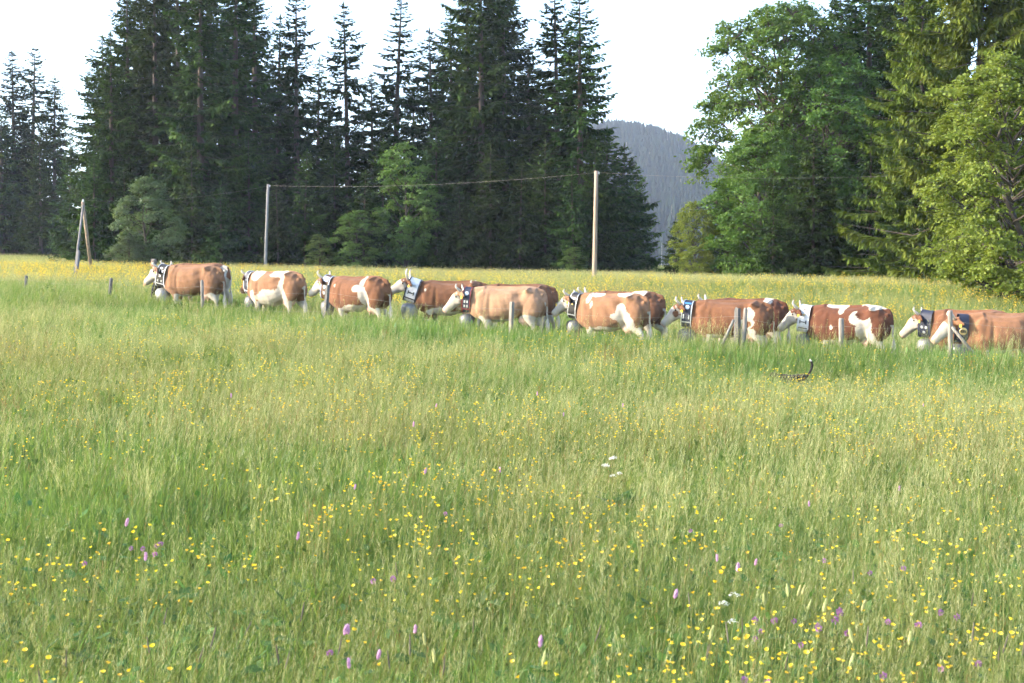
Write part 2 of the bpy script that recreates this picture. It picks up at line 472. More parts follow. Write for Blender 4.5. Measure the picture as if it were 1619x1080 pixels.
def spruce_mesh(seed, H=26.0, Rb=3.6, z0=0.05, gap=0.50, sparse=0.0, mat='spruce', full=1.0, lmax=0.95, tw=1.0):
    rng = np.random.default_rng(seed)
    P = []; D = []; N = []; L = []; W = []; C = []
    tr = MB()
    lean = rng.normal(0, 0.15, 2)
    def axis(z): t = z / H; return np.array([lean[0] * t * t, lean[1] * t * t, z])
    tr.tube([axis(H * t) - np.array([0, 0, 0.4 * (t == 0)]) for t in np.linspace(0, 1, 10)], [0.009 * H * (1.25 if t == 0 else 1) * (1 - t) ** 0.8 + 0.012 for t in np.linspace(0, 1, 10)], 8, 0)
    z = H * z0
    while z < H * 0.995:
        t = z / H
        nb = rng.integers(4, 7) if t < 0.93 else 4
        prof = Rb * ((1 - t) ** 0.60) * (0.55 + 0.45 * min(1, t / 0.18 + 0.25))
        lay = rng.uniform(0.78, 1.12)
        a0 = rng.uniform(0, 6.28)
        for k in range(nb):
            if rng.random() < sparse * (1.2 - 0.9 * t): continue
            a = a0 + 6.283 * k / nb + rng.normal(0, 0.22)
            bl = max(0.22, prof * lay * rng.uniform(0.50, 1.20)); bt = rng.random() ** 1.4
            if rng.random() < 0.06: bl *= 1.25
            up = 0.55 * max(0, (t - 0.55)) * 2 - 0.18 * (1 - t) + rng.normal(0, 0.07)
            sag = rng.uniform(0.12, 0.34) * (1 - 0.5 * t)
            h = np.array([math.cos(a), math.sin(a), 0.0]); sd = np.array([-h[1], h[0], 0.0])
            zb = z + rng.normal(0, 0.12)
            o = axis(zb)
            def pt(s):
                r = s * bl
                return o + h * r[:, None] + np.array([0, 0, 1.0]) * (up * r - sag * bl * np.sin(s * math.pi * 0.78) + 0.10 * bl * s ** 3)[:, None]
            pts = pt(np.array([0, 0.45, 1.0]))
            if bl > 0.8: tr.tube(pts, [0.010 * bl + 0.006, 0.006 * bl + 0.004, 0.003], 3, 1, False)
            ns = max(5, int(bl / 0.085 * full))
            s = np.clip((np.arange(ns) + rng.uniform(0, 1, ns)) / ns, 0.10 if bl < 1.2 else 0.22, 1.0)
            base = pt(s)
            # side twigs, both sides
            for sg in (-1, 1):
                ln = (0.16 + 0.36 * bl * (1 - s) ** 0.7 * np.clip(s * 2.2, 0.35, 1) * 0.75) * rng.uniform(0.6, 1.2, ns)
                ln = np.minimum(ln, lmax)
                d = h[None] * rng.uniform(0.45, 0.95, ns)[:, None] + sg * sd[None] * rng.uniform(0.5, 1.0, ns)[:, None]
                d[:, 2] += rng.uniform(-0.95, -0.02, ns)
                nn = np.stack([rng.normal(0, 0.5, ns), rng.normal(0, 0.5, ns), np.ones(ns)], 1)
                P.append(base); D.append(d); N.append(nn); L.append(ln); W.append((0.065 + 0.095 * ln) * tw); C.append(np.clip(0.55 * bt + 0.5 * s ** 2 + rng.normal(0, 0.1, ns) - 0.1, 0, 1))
                # second tuft along the side twig, hanging
                m2 = ln > 0.35
                if m2.any():
                    dd = d / np.linalg.norm(d, axis=1, keepdims=True)
                    b2 = (base + dd * (ln * rng.uniform(0.35, 0.8, ns))[:, None])[m2]
                    k2 = m2.sum()
                    d2 = np.stack([rng.normal(0, 0.35, k2), rng.normal(0, 0.35, k2), -np.ones(k2)], 1) + h[None] * 0.3
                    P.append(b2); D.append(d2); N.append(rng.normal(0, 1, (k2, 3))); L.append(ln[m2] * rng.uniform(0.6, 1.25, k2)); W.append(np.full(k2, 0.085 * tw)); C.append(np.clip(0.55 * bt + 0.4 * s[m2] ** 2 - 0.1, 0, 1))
            # tip
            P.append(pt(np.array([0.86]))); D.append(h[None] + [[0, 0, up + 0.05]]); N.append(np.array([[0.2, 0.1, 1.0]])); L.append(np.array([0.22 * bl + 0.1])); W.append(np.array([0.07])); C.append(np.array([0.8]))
        z += gap * rng.uniform(0.75, 1.25) * (1.0 if t < 0.75 else 0.8)
    # leader
    P.append(axis(H)[None] - [[0, 0, 0.5]]); D.append(np.array([[0, 0, 1.0]])); N.append(np.array([[1.0, 0, 0]])); L.append(np.array([0.9])); W.append(np.array([0.06])); C.append(np.array([0.6]))
    V, Fq = rhombs(np.concatenate(P), np.concatenate(D), np.concatenate(N), np.concatenate(L), np.concatenate(W))
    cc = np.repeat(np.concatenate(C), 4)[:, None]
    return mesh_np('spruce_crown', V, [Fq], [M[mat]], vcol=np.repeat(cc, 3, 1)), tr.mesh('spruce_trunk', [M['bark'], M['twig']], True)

def broadleaf_mesh(seed, H, Rx, trunk_h, nl, leaf, per, mat, lob=0.34, spray=0.8, low=0.0, ry=None, flat=0.55, shape=0.0):
    """trunk with limbs to lobes; each lobe carries flattened sprays of leaves"""
    rng = np.random.default_rng(seed)
    ry = ry or Rx
    tr = MB()
    zc = (trunk_h + H) / 2; rz = (H - trunk_h) / 2
    tr.tube([(0, 0, -0.4), (0.02 * H * rng.normal(), 0, H * 0.3), (0.03 * H * rng.normal(), 0.02 * H * rng.normal(), H * 0.62), (0, 0, H * 0.88)],
            [0.017 * H, 0.013 * H, 0.008 * H, 0.003 * H], 8, 0)
    P = []; D = []; N = []; L = []; W = []; C = []
    for i in range(nl):
        f = (i + 0.5) / nl
        zz = -1 + 2 * f
        a = i * 2.39996 + rng.normal(0, 0.35)
        rr = math.sqrt(max(0, 1 - zz * zz)) ** 0.8 * rng.uniform(0.50, 1.0)
        wid = 1.0 - shape * max(0, zz)
        c = np.array([math.cos(a) * rr * Rx * wid, math.sin(a) * rr * ry * wid, zc + zz * rz * rng.uniform(0.86, 1.0)])
        lr = lob * Rx * rng.uniform(0.75, 1.25)
        zs = max(0.15 * H * (1 if trunk_h > 1 else 0.3), c[2] - 0.55 * math.hypot(c[0], c[1]) - rng.uniform(0, 0.08) * H)
        zs = min(zs, H * 0.85)
        tr.tube(bez((0, 0, zs), (c[0] * 0.5, c[1] * 0.5, (zs + c[2]) / 2 - 0.03 * H), c, 5), [0.007 * H * (1 - 0.5 * f), 0.005 * H, 0.004 * H, 0.003 * H, 0.0015 * H], 5, 0, False)
        ns = rng.integers(9, 14)
        for k in range(ns):
            v = rng.normal(0, 1, 3); v /= np.linalg.norm(v)
            outw = c - np.array([0, 0, zc]); outw /= max(np.linalg.norm(outw), 0.1)
            v = v + outw * 0.55 + np.array([0, 0, 0.15]); v /= np.linalg.norm(v)
            sc = c + v * lr * rng.uniform(0.55, 1.15) * np.array([1, 1, 0.8])
            if sc[2] < low: continue
            tr.tube([c, (c + sc) / 2 + [0, 0, 0.05 * lr], sc], [0.0022 * H, 0.0015 * H, 0.0006 * H], 3, 0, False)
            m = int(per * rng.uniform(0.6, 1.3))
            rad = spray * rng.uniform(0.6, 1.2)
            q = rng.normal(0, 0.38, (m, 3)) * [rad, rad, rad * flat * 0.55]; C.append(np.clip(rng.random() + rng.normal(0, 0.12, m), 0, 1))
            # sprays droop outward
            q[:, 2] -= 0.30 * (q[:, 0] * v[0] + q[:, 1] * v[1]) + 0.15 * np.hypot(q[:, 0], q[:, 1])
            pts = sc + q
            d = rng.normal(0, 1, (m, 3)); d[:, 2] = d[:, 2] * 0.4 - 0.35
            d[:, :2] += v[:2] * 0.5
            nn = rng.normal(0, 0.55, (m, 3)) + [0, 0, 0.8] + outw * 0.5
            ln = leaf * rng.uniform(0.65, 1.3, m)
            P.append(pts); D.append(d); N.append(nn); L.append(ln); W.append(ln * rng.uniform(0.28, 0.42, m))
    V, Fq = rhombs(np.concatenate(P), np.concatenate(D), np.concatenate(N), np.concatenate(L), np.concatenate(W))
    cc = np.repeat(np.concatenate(C), 4)[:, None]
    return mesh_np('leaf_crown', V, [Fq], [M[mat]], vcol=np.repeat(cc, 3, 1)), tr.mesh('trunk', [M['twig'] if H < 9 else M['bark']], True)

def plant_tree(name, kind, px, D, top, label, cat, group=None, rz=0.0, base_h=None, wid=1.0, sink=0.15, slots=None):
    """stand a tree at image column px, distance D, so that its tip reaches image row top"""
    crown, trunk, H = kind
    p = at(px, D, sink)
    h = zpx(top, D) - p.z
    s = h / H
    o = empty(name, p, rz)
    o.scale = (s * wid, s * wid, s)
    tag(o, label, cat, group)
    link('trunk', trunk, o); link('crown', crown, o)
    return o

SP = {}
def sp(key, **k):
    c, t = spruce_mesh(**k); SP[key] = (c, t, k['H'])
sp('a', seed=1, H=27.0, Rb=3.5, z0=0.06, sparse=0.10, gap=0.44)
sp('b', seed=2, H=27.0, Rb=3.1, z0=0.10, sparse=0.20, gap=0.46, mat='spruce_dark')
sp('c', seed=3, H=25.0, Rb=2.9, z0=0.2, sparse=0.30, gap=0.50, mat='spruce_dark')
sp('d', seed=4, H=28.0, Rb=4.1, z0=0.04, sparse=0.06, gap=0.44)
sp('a2', seed=21, H=26.0, Rb=3.3, z0=0.08, sparse=0.14, gap=0.46)
sp('b2', seed=22, H=26.0, Rb=3.2, z0=0.12, sparse=0.24, gap=0.50, mat='spruce_dark')
sp('d2', seed=23, H=27.0, Rb=3.9, z0=0.05, sparse=0.08, gap=0.42)
sp('young', seed=5, H=11.0, Rb=2.7, z0=0.02, sparse=0.05, gap=0.40)
sp('young2', seed=6, H=9.0, Rb=2.6, z0=0.02, sparse=0.05, gap=0.36, mat='spruce_dark')
sp('cone', seed=7, H=14.0, Rb=3.4, z0=0.01, sparse=0.0, gap=0.36)
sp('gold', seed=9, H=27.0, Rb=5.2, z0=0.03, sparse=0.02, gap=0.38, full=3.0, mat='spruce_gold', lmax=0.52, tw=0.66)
sp('big', seed=8, H=27.0, Rb=5.2, z0=0.03, sparse=0.03, gap=0.45, full=1.5, lmax=0.75, tw=0.85)

BL = {}
def bl(key, **k):
    c, t = broadleaf_mesh(**k); BL[key] = (c, t, k['H'])
bl('ash', seed=11, H=18.0, Rx=6.0, trunk_h=3.0, nl=76, leaf=0.25, per=62, mat='ash', lob=0.24, spray=1.0, shape=0.15, flat=0.6)
bl('ash_low', seed=12, H=13.0, Rx=4.6, trunk_h=0.2, nl=72, leaf=0.24, per=60, mat='ash', lob=0.26, spray=0.95, low=0.2, shape=0.35, flat=0.6)
bl('maple', seed=13, H=11.0, Rx=3.8, trunk_h=0.4, nl=70, leaf=0.165, per=76, mat='maple', lob=0.27, spray=0.66, low=0.15, flat=0.7)
bl('bush', seed=14, H=7.0, Rx=2.3, trunk_h=0.2, nl=36, leaf=0.16, per=46, mat='willow', lob=0.30, spray=0.55, low=0.15, shape=0.5, flat=0.5)
bl('sapling', seed=15, H=8.0, Rx=1.7, trunk_h=0.8, nl=26, leaf=0.18, per=40, mat='sycamore', lob=0.36, spray=0.5, low=0.2)

# ------------------------------------------------------------------ the trees, one by one
G1 = 'far spruces beyond the meadow corner'
G2 = 'tall spruces of the dark wood behind the cows'
G3 = 'young trees along the foot of the dark wood'
G4 = 'trees of the wood edge on the sunny side'
rt = random.Random(5)
T = [
 # name, kind, px, D, top, label, group
 ('spruce_tree', 'a', -40, 150, 95, 'far spruce cut by the left picture edge', G1),
 ('spruce_tree', 'b', 25, 150, 84, 'slim far spruce, leftmost pointed top against the sky', G1),
 ('spruce_tree', 'b', 53, 154, 78, 'far spruce with thin bare tip, second top from the left edge', G1),
 ('spruce_tree', 'a', 88, 150, 122, 'far spruce with blunt top, third from the left edge', G1),
 ('spruce_tree', 'd', 5, 146, 165, 'lower far spruce in front of the leftmost pointed top', G1),
 ('spruce_tree', 'd', 66, 143, 205, 'broad low far spruce at the corner of the far meadow', G1),
 ('spruce_tree', 'a', 112, 138, 215, 'far spruce half hidden by the dark wood above the pole trestle', G1),
 ('spruce_tree', 'd', 178, 99, 55, 'outermost spruce of the dark wood, lit on its open side', G2),
 ('spruce_tree', 'a', 205, 104, -25, 'tall spruce second in from the open side of the dark wood', G2),
 ('spruce_tree', 'd', 248, 101, -60, 'tall spruce rising straight above the grey green bush', G2),
 ('spruce_tree', 'b', 285, 108, -95, 'spruce with bare trunk rising above the leading cow', G2),
 ('spruce_tree', 'd', 318, 97, -70, 'densest tall spruce between leading cow and grey pole', G2),
 ('spruce_tree', 'a', 372, 102, -85, 'tall full spruce just before the grey pole', G2),
 ('spruce_tree', 'b', 405, 106, -40, 'tall thin spruce straight above the grey pole', G2),
 ('spruce_tree', 'b', 470, 104, -12, 'sparse spruce with bare mid trunk past the grey pole', G2),
 ('spruce_tree', 'b', 440, 110, 30, 'thin spruce behind the sparse one near the grey pole', G2),
 ('spruce_tree', 'a', 503, 112, 95, 'lower thin spruce in the first sky gap', G2),
 ('spruce_tree', 'b', 551, 108, 10, 'single pointed spruce standing free against the sky', G2),
 ('spruce_tree', 'a', 590, 114, 120, 'low spruce between the two free standing pointed spruces', G2),
 ('spruce_tree', 'c', 624, 108, -2, 'open sparse spruce with see-through crown against the sky', G2),
 ('spruce_tree', 'b', 684, 110, 50, 'short spruce at the shoulder of the tallest clump', G2),
 ('spruce_tree', 'a', 735, 103, -55, 'first of the tallest clump of spruces', G2),
 ('spruce_tree', 'd', 762, 100, -95, 'broadest spruce of the tallest clump', G2),
 ('spruce_tree', 'b', 800, 104, -60, 'spruce with pale upper trunk in the tallest clump', G2),
 ('spruce_tree', 'b', 835, 110, 70, 'low thin spruce between the tallest clump and the twin spires', G2),
 ('spruce_tree', 'a', 882, 101, -20, 'first of the twin spruce spires', G2),
 ('spruce_tree', 'a', 917, 98, -8, 'second twin spruce spire, with branches jutting over the hill', G2),
 ('spruce_tree', 'cone', 150, 95, 250, 'dark young spruce behind the pole trestle', G3),
 ('spruce_tree', 'young', 200, 97, 265, 'young spruce behind the grey green bush', G3),
 ('spruce_tree', 'young', 305, 93, 235, 'young spruce above the back of the leading cow', G3),
 ('spruce_tree', 'young2', 350, 92, 300, 'small dark spruce behind the second cow', G3),
 ('spruce_tree', 'cone', 395, 97, 215, 'full young spruce next to the grey pole', G3),
 ('spruce_tree', 'young2', 440, 92, 290, 'small spruce just past the foot of the grey pole', G3),
 ('spruce_tree', 'young', 482, 95, 240, 'young spruce behind the second cow rump', G3),
 ('spruce_tree', 'cone', 530, 98, 215, 'full young spruce below the free standing pointed spruce', G3),
 ('spruce_tree', 'young2', 575, 92, 275, 'small spruce behind the third cow', G3),
 ('spruce_tree', 'young', 605, 96, 225, 'young spruce beside the pale green sapling', G3),
 ('spruce_tree', 'cone', 690, 97, 200, 'full young spruce on the far side of the pale green sapling', G3),
 ('spruce_tree', 'young2', 730, 91, 290, 'small dark spruce above the horned brown cow', G3),
 ('spruce_tree', 'cone', 775, 95, 235, 'full young spruce under the tallest clump', G3),
 ('spruce_tree', 'young', 822, 92, 255, 'young spruce above the caramel cow', G3),
 ('spruce_tree', 'cone', 862, 94, 225, 'full young spruce under the twin spires', G3),
 ('spruce_tree', 'young', 905, 91, 270, 'young spruce just before the tall bare pole', G3),
 ('spruce_tree', 'cone', 940, 96, 222, 'full dark spruce behind the tall bare pole', G3),
 ('spruce_tree', 'cone', 958, 108, 205, 'lit young spruce between tall bare pole and hill', G3),
 ('spruce_tree', 'cone', 986, 118, 230, 'conical spruce with sunlit tip in front of the hill', G3),
 ('spruce_tree', 'cone', 1006, 126, 262, 'outermost conical spruce at the meadow gap', G3),
 ('spruce_tree', 'young', 1066, 86, 350, 'little pale spruce standing alone in the meadow gap', G4),
 ('spruce_tree', 'cone', 1158, 96, 250, 'dark spruce inside the ash foliage at the meadow gap', G4),
 ('spruce_tree', 'big', 1330, 92, -40, 'dark tall spruce behind the ash trees', G4),
 ('spruce_tree', 'a', 1372, 88, -110, 'spruce with reddish trunk topping the sunny side wood', G4),
 ('spruce_tree', 'd', 1425, 84, -90, 'tall spruce between the ash trees and the golden lit spruce', G4),
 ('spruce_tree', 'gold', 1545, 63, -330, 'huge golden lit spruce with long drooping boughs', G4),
 ('spruce_tree', 'big', 1660, 74, -260, 'huge dark spruce behind the bright maple', G4),
 ('spruce_tree', 'cone', 1285, 75, 205, 'dark drooping spruce filling the shade under the ash trees', G4),
 ('spruce_tree', 'cone', 1375, 75, 195, 'full dark spruce in the deep shade of the sunny side wood', G4),
 ('spruce_tree', 'cone', 1222, 74, 285, 'full dark spruce under the airy ash', G4),
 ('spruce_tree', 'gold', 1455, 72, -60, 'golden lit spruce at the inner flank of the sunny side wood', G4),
 ('spruce_tree', 'young', 1452, 70, 330, 'young spruce beside the golden lit spruce foot', G4),
]
DG = 'dim spruces deep inside the woods'
for px_, D_, top_, k_ in ((165, 112, 60, 'd'), (225, 116, -40, 'd'), (270, 118, -60, 'a'), (335, 115, -50, 'd'), (390, 118, -30, 'a'), (455, 122, 110, 'd'), (520, 124, 165, 'd'), (565, 120, 200, 'd'), (605, 124, 180, 'd'), (655, 122, 130, 'd'), (715, 116, 20, 'd'), (790, 118, -40, 'd'), (850, 116, 110, 'd'), (900, 114, 60, 'a'),
                          (1160, 112, 290, 'cone'), (1200, 105, 180, 'd'), (1255, 104, 120, 'd'), (1290, 108, 60, 'd'), (1350, 104, 20, 'd'), (1405, 100, -40, 'd'), (1470, 92, -60, 'd'), (1250, 96, 300, 'cone'), (1340, 95, 260, 'cone'), (1440, 90, 250, 'cone'), (1500, 84, 240, 'cone'), (1590, 80, 200, 'd'), (10, 165, 200, 'd'), (40, 168, 180, 'd'), (100, 162, 230, 'd')):
    T.append(('spruce_tree', k_, px_, D_, top_, 'dim spruce deep inside the woods, mostly hidden by nearer trees', DG))
WD = {'cone': 1.3, 'young': 1.25, 'young2': 1.2, 'd': 1.6, 'a': 1.65, 'b': 1.6, 'c': 1.6, 'a2': 1.65, 'd2': 1.6, 'b2': 1.6, 'big': 1.1, 'gold': 1.15}
for nm, k, px, D, top, lab, g in T:
    if k in ('a', 'b', 'd') and rt.random() < 0.5: k = k + '2'
    plant_tree(nm, SP[k], px, D, top, lab, 'tree', g, rz=rt.uniform(0, 6.28), wid=WD.get(k, 1.0) * rt.uniform(0.92, 1.1))
TB_ = [
 ('ash_tree', 'ash', 1232, 85, 14, 'airy tall ash with open sunlit crown at the meadow gap', 0.9),
 ('ash_tree', 'ash_low', 1206, 80, 218, 'low spreading ash with foliage down to the grass at the meadow gap', 1.0),
 ('ash_tree', 'ash', 1310, 83, 95, 'dense ash in the middle of the sunny side wood', 0.9),
 ('maple_tree', 'maple', 1600, 52, 105, 'bright green maple at the right picture edge', 1.0),
 ('maple_tree', 'maple', 1098, 81, 325, 'sunlit yellow green maple bush at the meadow gap', 0.8),
 ('maple_tree', 'maple', 1530, 60, 380, 'low bright maple shoot at the foot of the golden lit spruce', 1.3),
 ('hazel_bush', 'bush', 232, 86, 285, 'grey green pointed bush behind the leading cow and the walker', 1.0),
 ('hazel_bush', 'bush', 205, 84, 375, 'low grey green bush between pole trestle and leading cow', 1.5),
 ('maple_sapling', 'sapling', 640, 92, 232, 'pale green slim sapling before the dark spruces', 1.0),
 ('maple_sapling', 'sapling', 508, 90, 372, 'small pale sapling behind the third cow head', 1.5),
 ('maple_sapling', 'sapling', 560, 90, 335, 'pale leafy sapling at the wood foot above the third cow', 1.5),
 ('maple_sapling', 'sapling', 905, 89, 392, 'small pale sapling near the tall bare pole', 1.6),
]
for nm, k, px, D, top, lab, wd in TB_:
    plant_tree(nm, BL[k], px, D, top, lab, 'bush' if 'bush' in nm else 'tree', None, rz=rt.uniform(0, 6.28), wid=wd)

# far wood on the hill: one mass
def cone_mesh(seed, w):
    rng = np.random.default_rng(seed)
    b = MB()
    V = []; n = 7
    for i, (z, r) in enumerate(((0.02, 1.0), (0.25, 0.6), (0.22, 0.85), (0.5, 0.4), (0.47, 0.6), (0.75, 0.22), (0.72, 0.36), (1.0, 0.0))):
        for k in range(n):
            a = 6.283 * k / n + rng.uniform(-0.3, 0.3)
            rr = r * w * rng.uniform(0.7, 1.2)
            V.append((rr * math.cos(a), rr * math.sin(a), z + rng.uniform(-0.02, 0.02) * (r > 0)))
    Fs = []
    for i in range(7):
        for k in range(n):
            k2 = (k + 1) % n
            Fs.append((i * n + k, i * n + k2, (i + 1) * n + k2, (i + 1) * n + k))
    b.add(V, Fs)
    return b
rng = np.random.default_rng(77)
hp = [cone_mesh(i, 0.25).mesh('far_spruce', [M['spruce_hill']]) for i in range(3)]
pale = MB(); pale.tube([(0, 0, 0), (0, 0, 1)], [0.02, 0.006], 4)
hp.append(pale.mesh('bare_trunk', [M['post']]))
n = 16000
hxs = np.where(rng.random(n) < 0.75, rng.uniform(40, 230, n), rng.uniform(-500, 600, n))
hys = 700 + (HY + 25 - 700) * rng.random(n) ** 0.8
hzs = hill_z(hxs, hys)
keep = (rng.random(n) < 0.45 + 0.8 * fbm(hxs / 30, hys / 60, 5))
hxs, hys, hzs = hxs[keep], hys[keep], hzs[keep]; n = len(hxs)
hs = 8 + 11 * rng.random(n) ** 1.6
pk = rng.integers(0, 3, n); pk[rng.random(n) < 0.012] = 3
scatter('hill_forest', np.stack([hxs, hys, hzs - 0.3], 1), np.stack([np.zeros(n), np.zeros(n), rng.uniform(0, 6.28, n)], 1), np.stack([hs, hs, hs], 1), pk, hp,
        'hazy blue spruce forest covering the far hill')

# ------------------------------------------------------------------ meadow plants (shapes)
def blades(rng, p, h, w, bend, wind=0.10):
    """arched grass blades, 3 segments each -> V, quads, tris"""
    n = len(p)
    a = rng.uniform(0, 6.283, n)
    b = h * rng.uniform(0.15, 1.0, n) * bend
    dx = np.cos(a) * b + wind * h; dy = np.sin(a) * b
    sa = rng.uniform(0, 6.283, n); sx = np.cos(sa); sy = np.sin(sa)
    ww = w * rng.uniform(0.6, 1.3, n)
    V = np.zeros((n, 7, 3))
    for i, (t, k) in enumerate(((0, 0.8), (0.4, 1.0), (0.75, 0.7))):
        cx = p[:, 0] + dx * t * t; cyy = p[:, 1] + dy * t * t; z = h * (t - 0.12 * t * t * bend)
        V[:, 2 * i] = np.stack([cx - sx * ww * k / 2, cyy - sy * ww * k / 2, z], 1)
        V[:, 2 * i + 1] = np.stack([cx + sx * ww * k / 2, cyy + sy * ww * k / 2, z], 1)
    V[:, 6] = np.stack([p[:, 0] + dx, p[:, 1] + dy, h * (1 - 0.25 * bend)], 1)
    o = np.arange(n)[:, None] * 7
    Q = np.concatenate([o + [0, 1, 3, 2], o + [2, 3, 5, 4]]); Tr = o + [4, 5, 6]
    return V.reshape(-1, 3), Q, Tr

def join(parts):
    """parts: (V, [faces..], material index)"""
    Vs = []; F4 = []; F3 = []; M4 = []; M3 = []; o = 0
    for V, fs, m in parts:
        Vs.append(V)
        for f in fs:
            f = np.asarray(f)
            if f.shape[1] == 4: F4.append(f + o); M4.append(np.full(len(f), m))
            else: F3.append(f + o); M3.append(np.full(len(f), m))
        o += len(V)
    fs = []; ms = []
    if F4: fs.append(np.concatenate(F4)); ms.append(np.concatenate(M4))
    if F3: fs.append(np.concatenate(F3)); ms.append(np.concatenate(M3))
    return np.concatenate(Vs), fs, np.concatenate(ms)

def seeds(rng, p, h, w, head, hw, airy, nsp):
    """flowering grass: thin stalks with panicles of slim spikelets"""
    n = len(p)
    a = rng.uniform(0, 6.283, n); b = h * rng.uniform(0.03, 0.25, n)
    top = np.stack([p[:, 0] + np.cos(a) * b + 0.12 * h, p[:, 1] + np.sin(a) * b, h], 1)
    base = np.stack([p[:, 0], p[:, 1], np.zeros(n)], 1)
    sa = rng.uniform(0, 6.283, n); sv = np.stack([np.cos(sa), np.sin(sa), np.zeros(n)], 1) * w / 2
    V = np.stack([base - sv, base + sv, top + sv * 0.5, top - sv * 0.5], 1).reshape(-1, 3)
    Q = np.arange(n * 4).reshape(n, 4)
    ax = top - base; ax /= np.linalg.norm(ax, axis=1, keepdims=True)
    P = []; D = []; L = []; W = []
    hl = head * rng.uniform(0.7, 1.35, n); fat = rng.uniform(0.25, 1.1, n) * airy
    for k in range(nsp):
        f = k / nsp
        q = top - ax * (hl * f)[:, None]
        q = q + rng.normal(0, 1, (n, 3)) * (hw * fat * (0.2 + 0.8 * math.sin(math.pi * min(1, f + 0.10))))[:, None]
        d = ax + rng.normal(0, 0.18, (n, 3))
        P.append(q); D.append(d); L.append(hl * 0.30); W.append(np.full(n, hw * 0.075))
    P = np.concatenate(P); D = np.concatenate(D)
    V2, Q2 = rhombs(P, D, rng.normal(0, 1, P.shape), np.concatenate(L), np.concatenate(W))
    return (V, Q), (V2, Q2)

SW = ['grass', 'grass_lush', 'stalk', 'straw', 'sorrel', 'herb']
def sward(seed, Rad, nb, fl, hb, wb, ns, hs, ws, head, hw, nsp, nh=0, so=0.06):
    """a round piece of sward: blades (share fl of them lush), seeding stalks, herb leaves"""
    rng = np.random.default_rng(seed)
    def disc(n):
        r = Rad * np.sqrt(rng.random(n)) * rng.uniform(0.85, 1.0, n); a = rng.uniform(0, 6.283, n)
        return np.stack([r * np.cos(a), r * np.sin(a)], 1)
    parts = []
    p = disc(nb)
    cl = vnoise(p[:, 0] / 0.22 + 50, p[:, 1] / 0.22 + 50, seed)
    isl = (rng.random(nb) * 0.6 + cl * 0.4) < fl
    h = rng.uniform(hb[0], hb[1], nb) * (0.75 + 0.5 * cl)
    V, Q, Tr = blades(rng, p[~isl], h[~isl], wb, 0.75); parts.append((V, [Q, Tr], 0))
    if isl.sum() > 2:
        V, Q, Tr = blades(rng, p[isl], h[isl] * 1.1, wb * 1.2, 0.55); parts.append((V, [Q, Tr], 1))
    if ns:
        p = disc(ns); rd = rng.random(ns) < so
        for msk, m in ((~rd, 3), (rd, 4)):
            if msk.sum() < 1: continue
            (V, Q), (V2, Q2) = seeds(rng, p[msk], rng.uniform(hs[0], hs[1], msk.sum()), ws, head, hw, 1.0, nsp)
            parts.append((V, [Q], 2)); parts.append((V2, [Q2], m))
    if nh:
        p = disc(nh); z = rng.uniform(0.02, hb[1] * 0.65, nh)
        D = rng.normal(0, 1, (nh, 3)); D[:, 2] = np.abs(D[:, 2]) * 0.6
        L = rng.uniform(0.05, 0.12, nh)
        V, Q = rhombs(np.stack([p[:, 0], p[:, 1], z], 1), D, rng.normal(0, 0.4, (nh, 3)) + [0, 0, 1], L, L * 0.3)
        parts.append((V, [Q], 5))
    V, fs, ms = join(parts)
    return mesh_np('sward', V, fs, [M[k] for k in SW], ms)

def cup(mb, c, r, m, n=5, depth=1.0, tilt=(0, 0)):
    """five petal cup flower"""
    c = Vector(c)
    Rm = Matrix.Rotation(tilt[0], 3, 'X') @ Matrix.Rotation(tilt[1], 3, 'Y')
    V = [Vector((0, 0, 0))]; Fs = []
    for k in range(n):
        a = 6.283 * k / n
        a1, a2, am = a - 0.66, a + 0.66, a
        V += [Vector((r * 0.95 * math.cos(a1), r * 0.95 * math.sin(a1), r * depth * 0.85)), Vector((r * math.cos(am), r * math.sin(am), r * depth)), Vector((r * 0.95 * math.cos(a2), r * 0.95 * math.sin(a2), r * depth * 0.85))]
        i = 1 + 3 * k
        Fs.append((0, i, i + 1, i + 2))
    mb.add([c + Rm @ v for v in V], Fs, m)

def buttercup(seed, nf=(1, 4), hs=(0.40, 0.58), rad=0.0135, sides=3):
    r = random.Random(seed); b = MB()
    h0 = 0.25
    b.tube([(0, 0, 0), (0.01, 0, h0)], [0.0018, 0.0015], sides, 0, False)
    for k in range(r.randint(*nf)):
        a = r.uniform(0, 6.28); h = r.uniform(*hs); d = r.uniform(0.02, 0.10)
        e = (0.03 + math.cos(a) * d, math.sin(a) * d, h)
        b.tube([(0.01, 0, h0), (e[0] * 0.8, e[1] * 0.8, h * 0.8), e], [0.0014, 0.0012, 0.001], sides, 0, False)
        cup(b, e, rad * r.uniform(0.85, 1.2), 1, tilt=(r.uniform(-0.5, 0.6), r.uniform(-0.6, 0.3)))
    for k in range(5):
        a = r.uniform(0, 6.28); z = r.uniform(0.06, 0.25)
        dv = Vector((math.cos(a), math.sin(a), 0.3)); sv = Vector((-dv.y, dv.x, 0)) * 0.012
        o = Vector((0.005, 0, z))
        b.add([o, o + dv * 0.05 + sv, o + dv * 0.10, o + dv * 0.05 - sv], [(0, 1, 2, 3)], 2)
    return b.mesh('buttercup', [M['stalk'], M['yellow'], M['herb']])

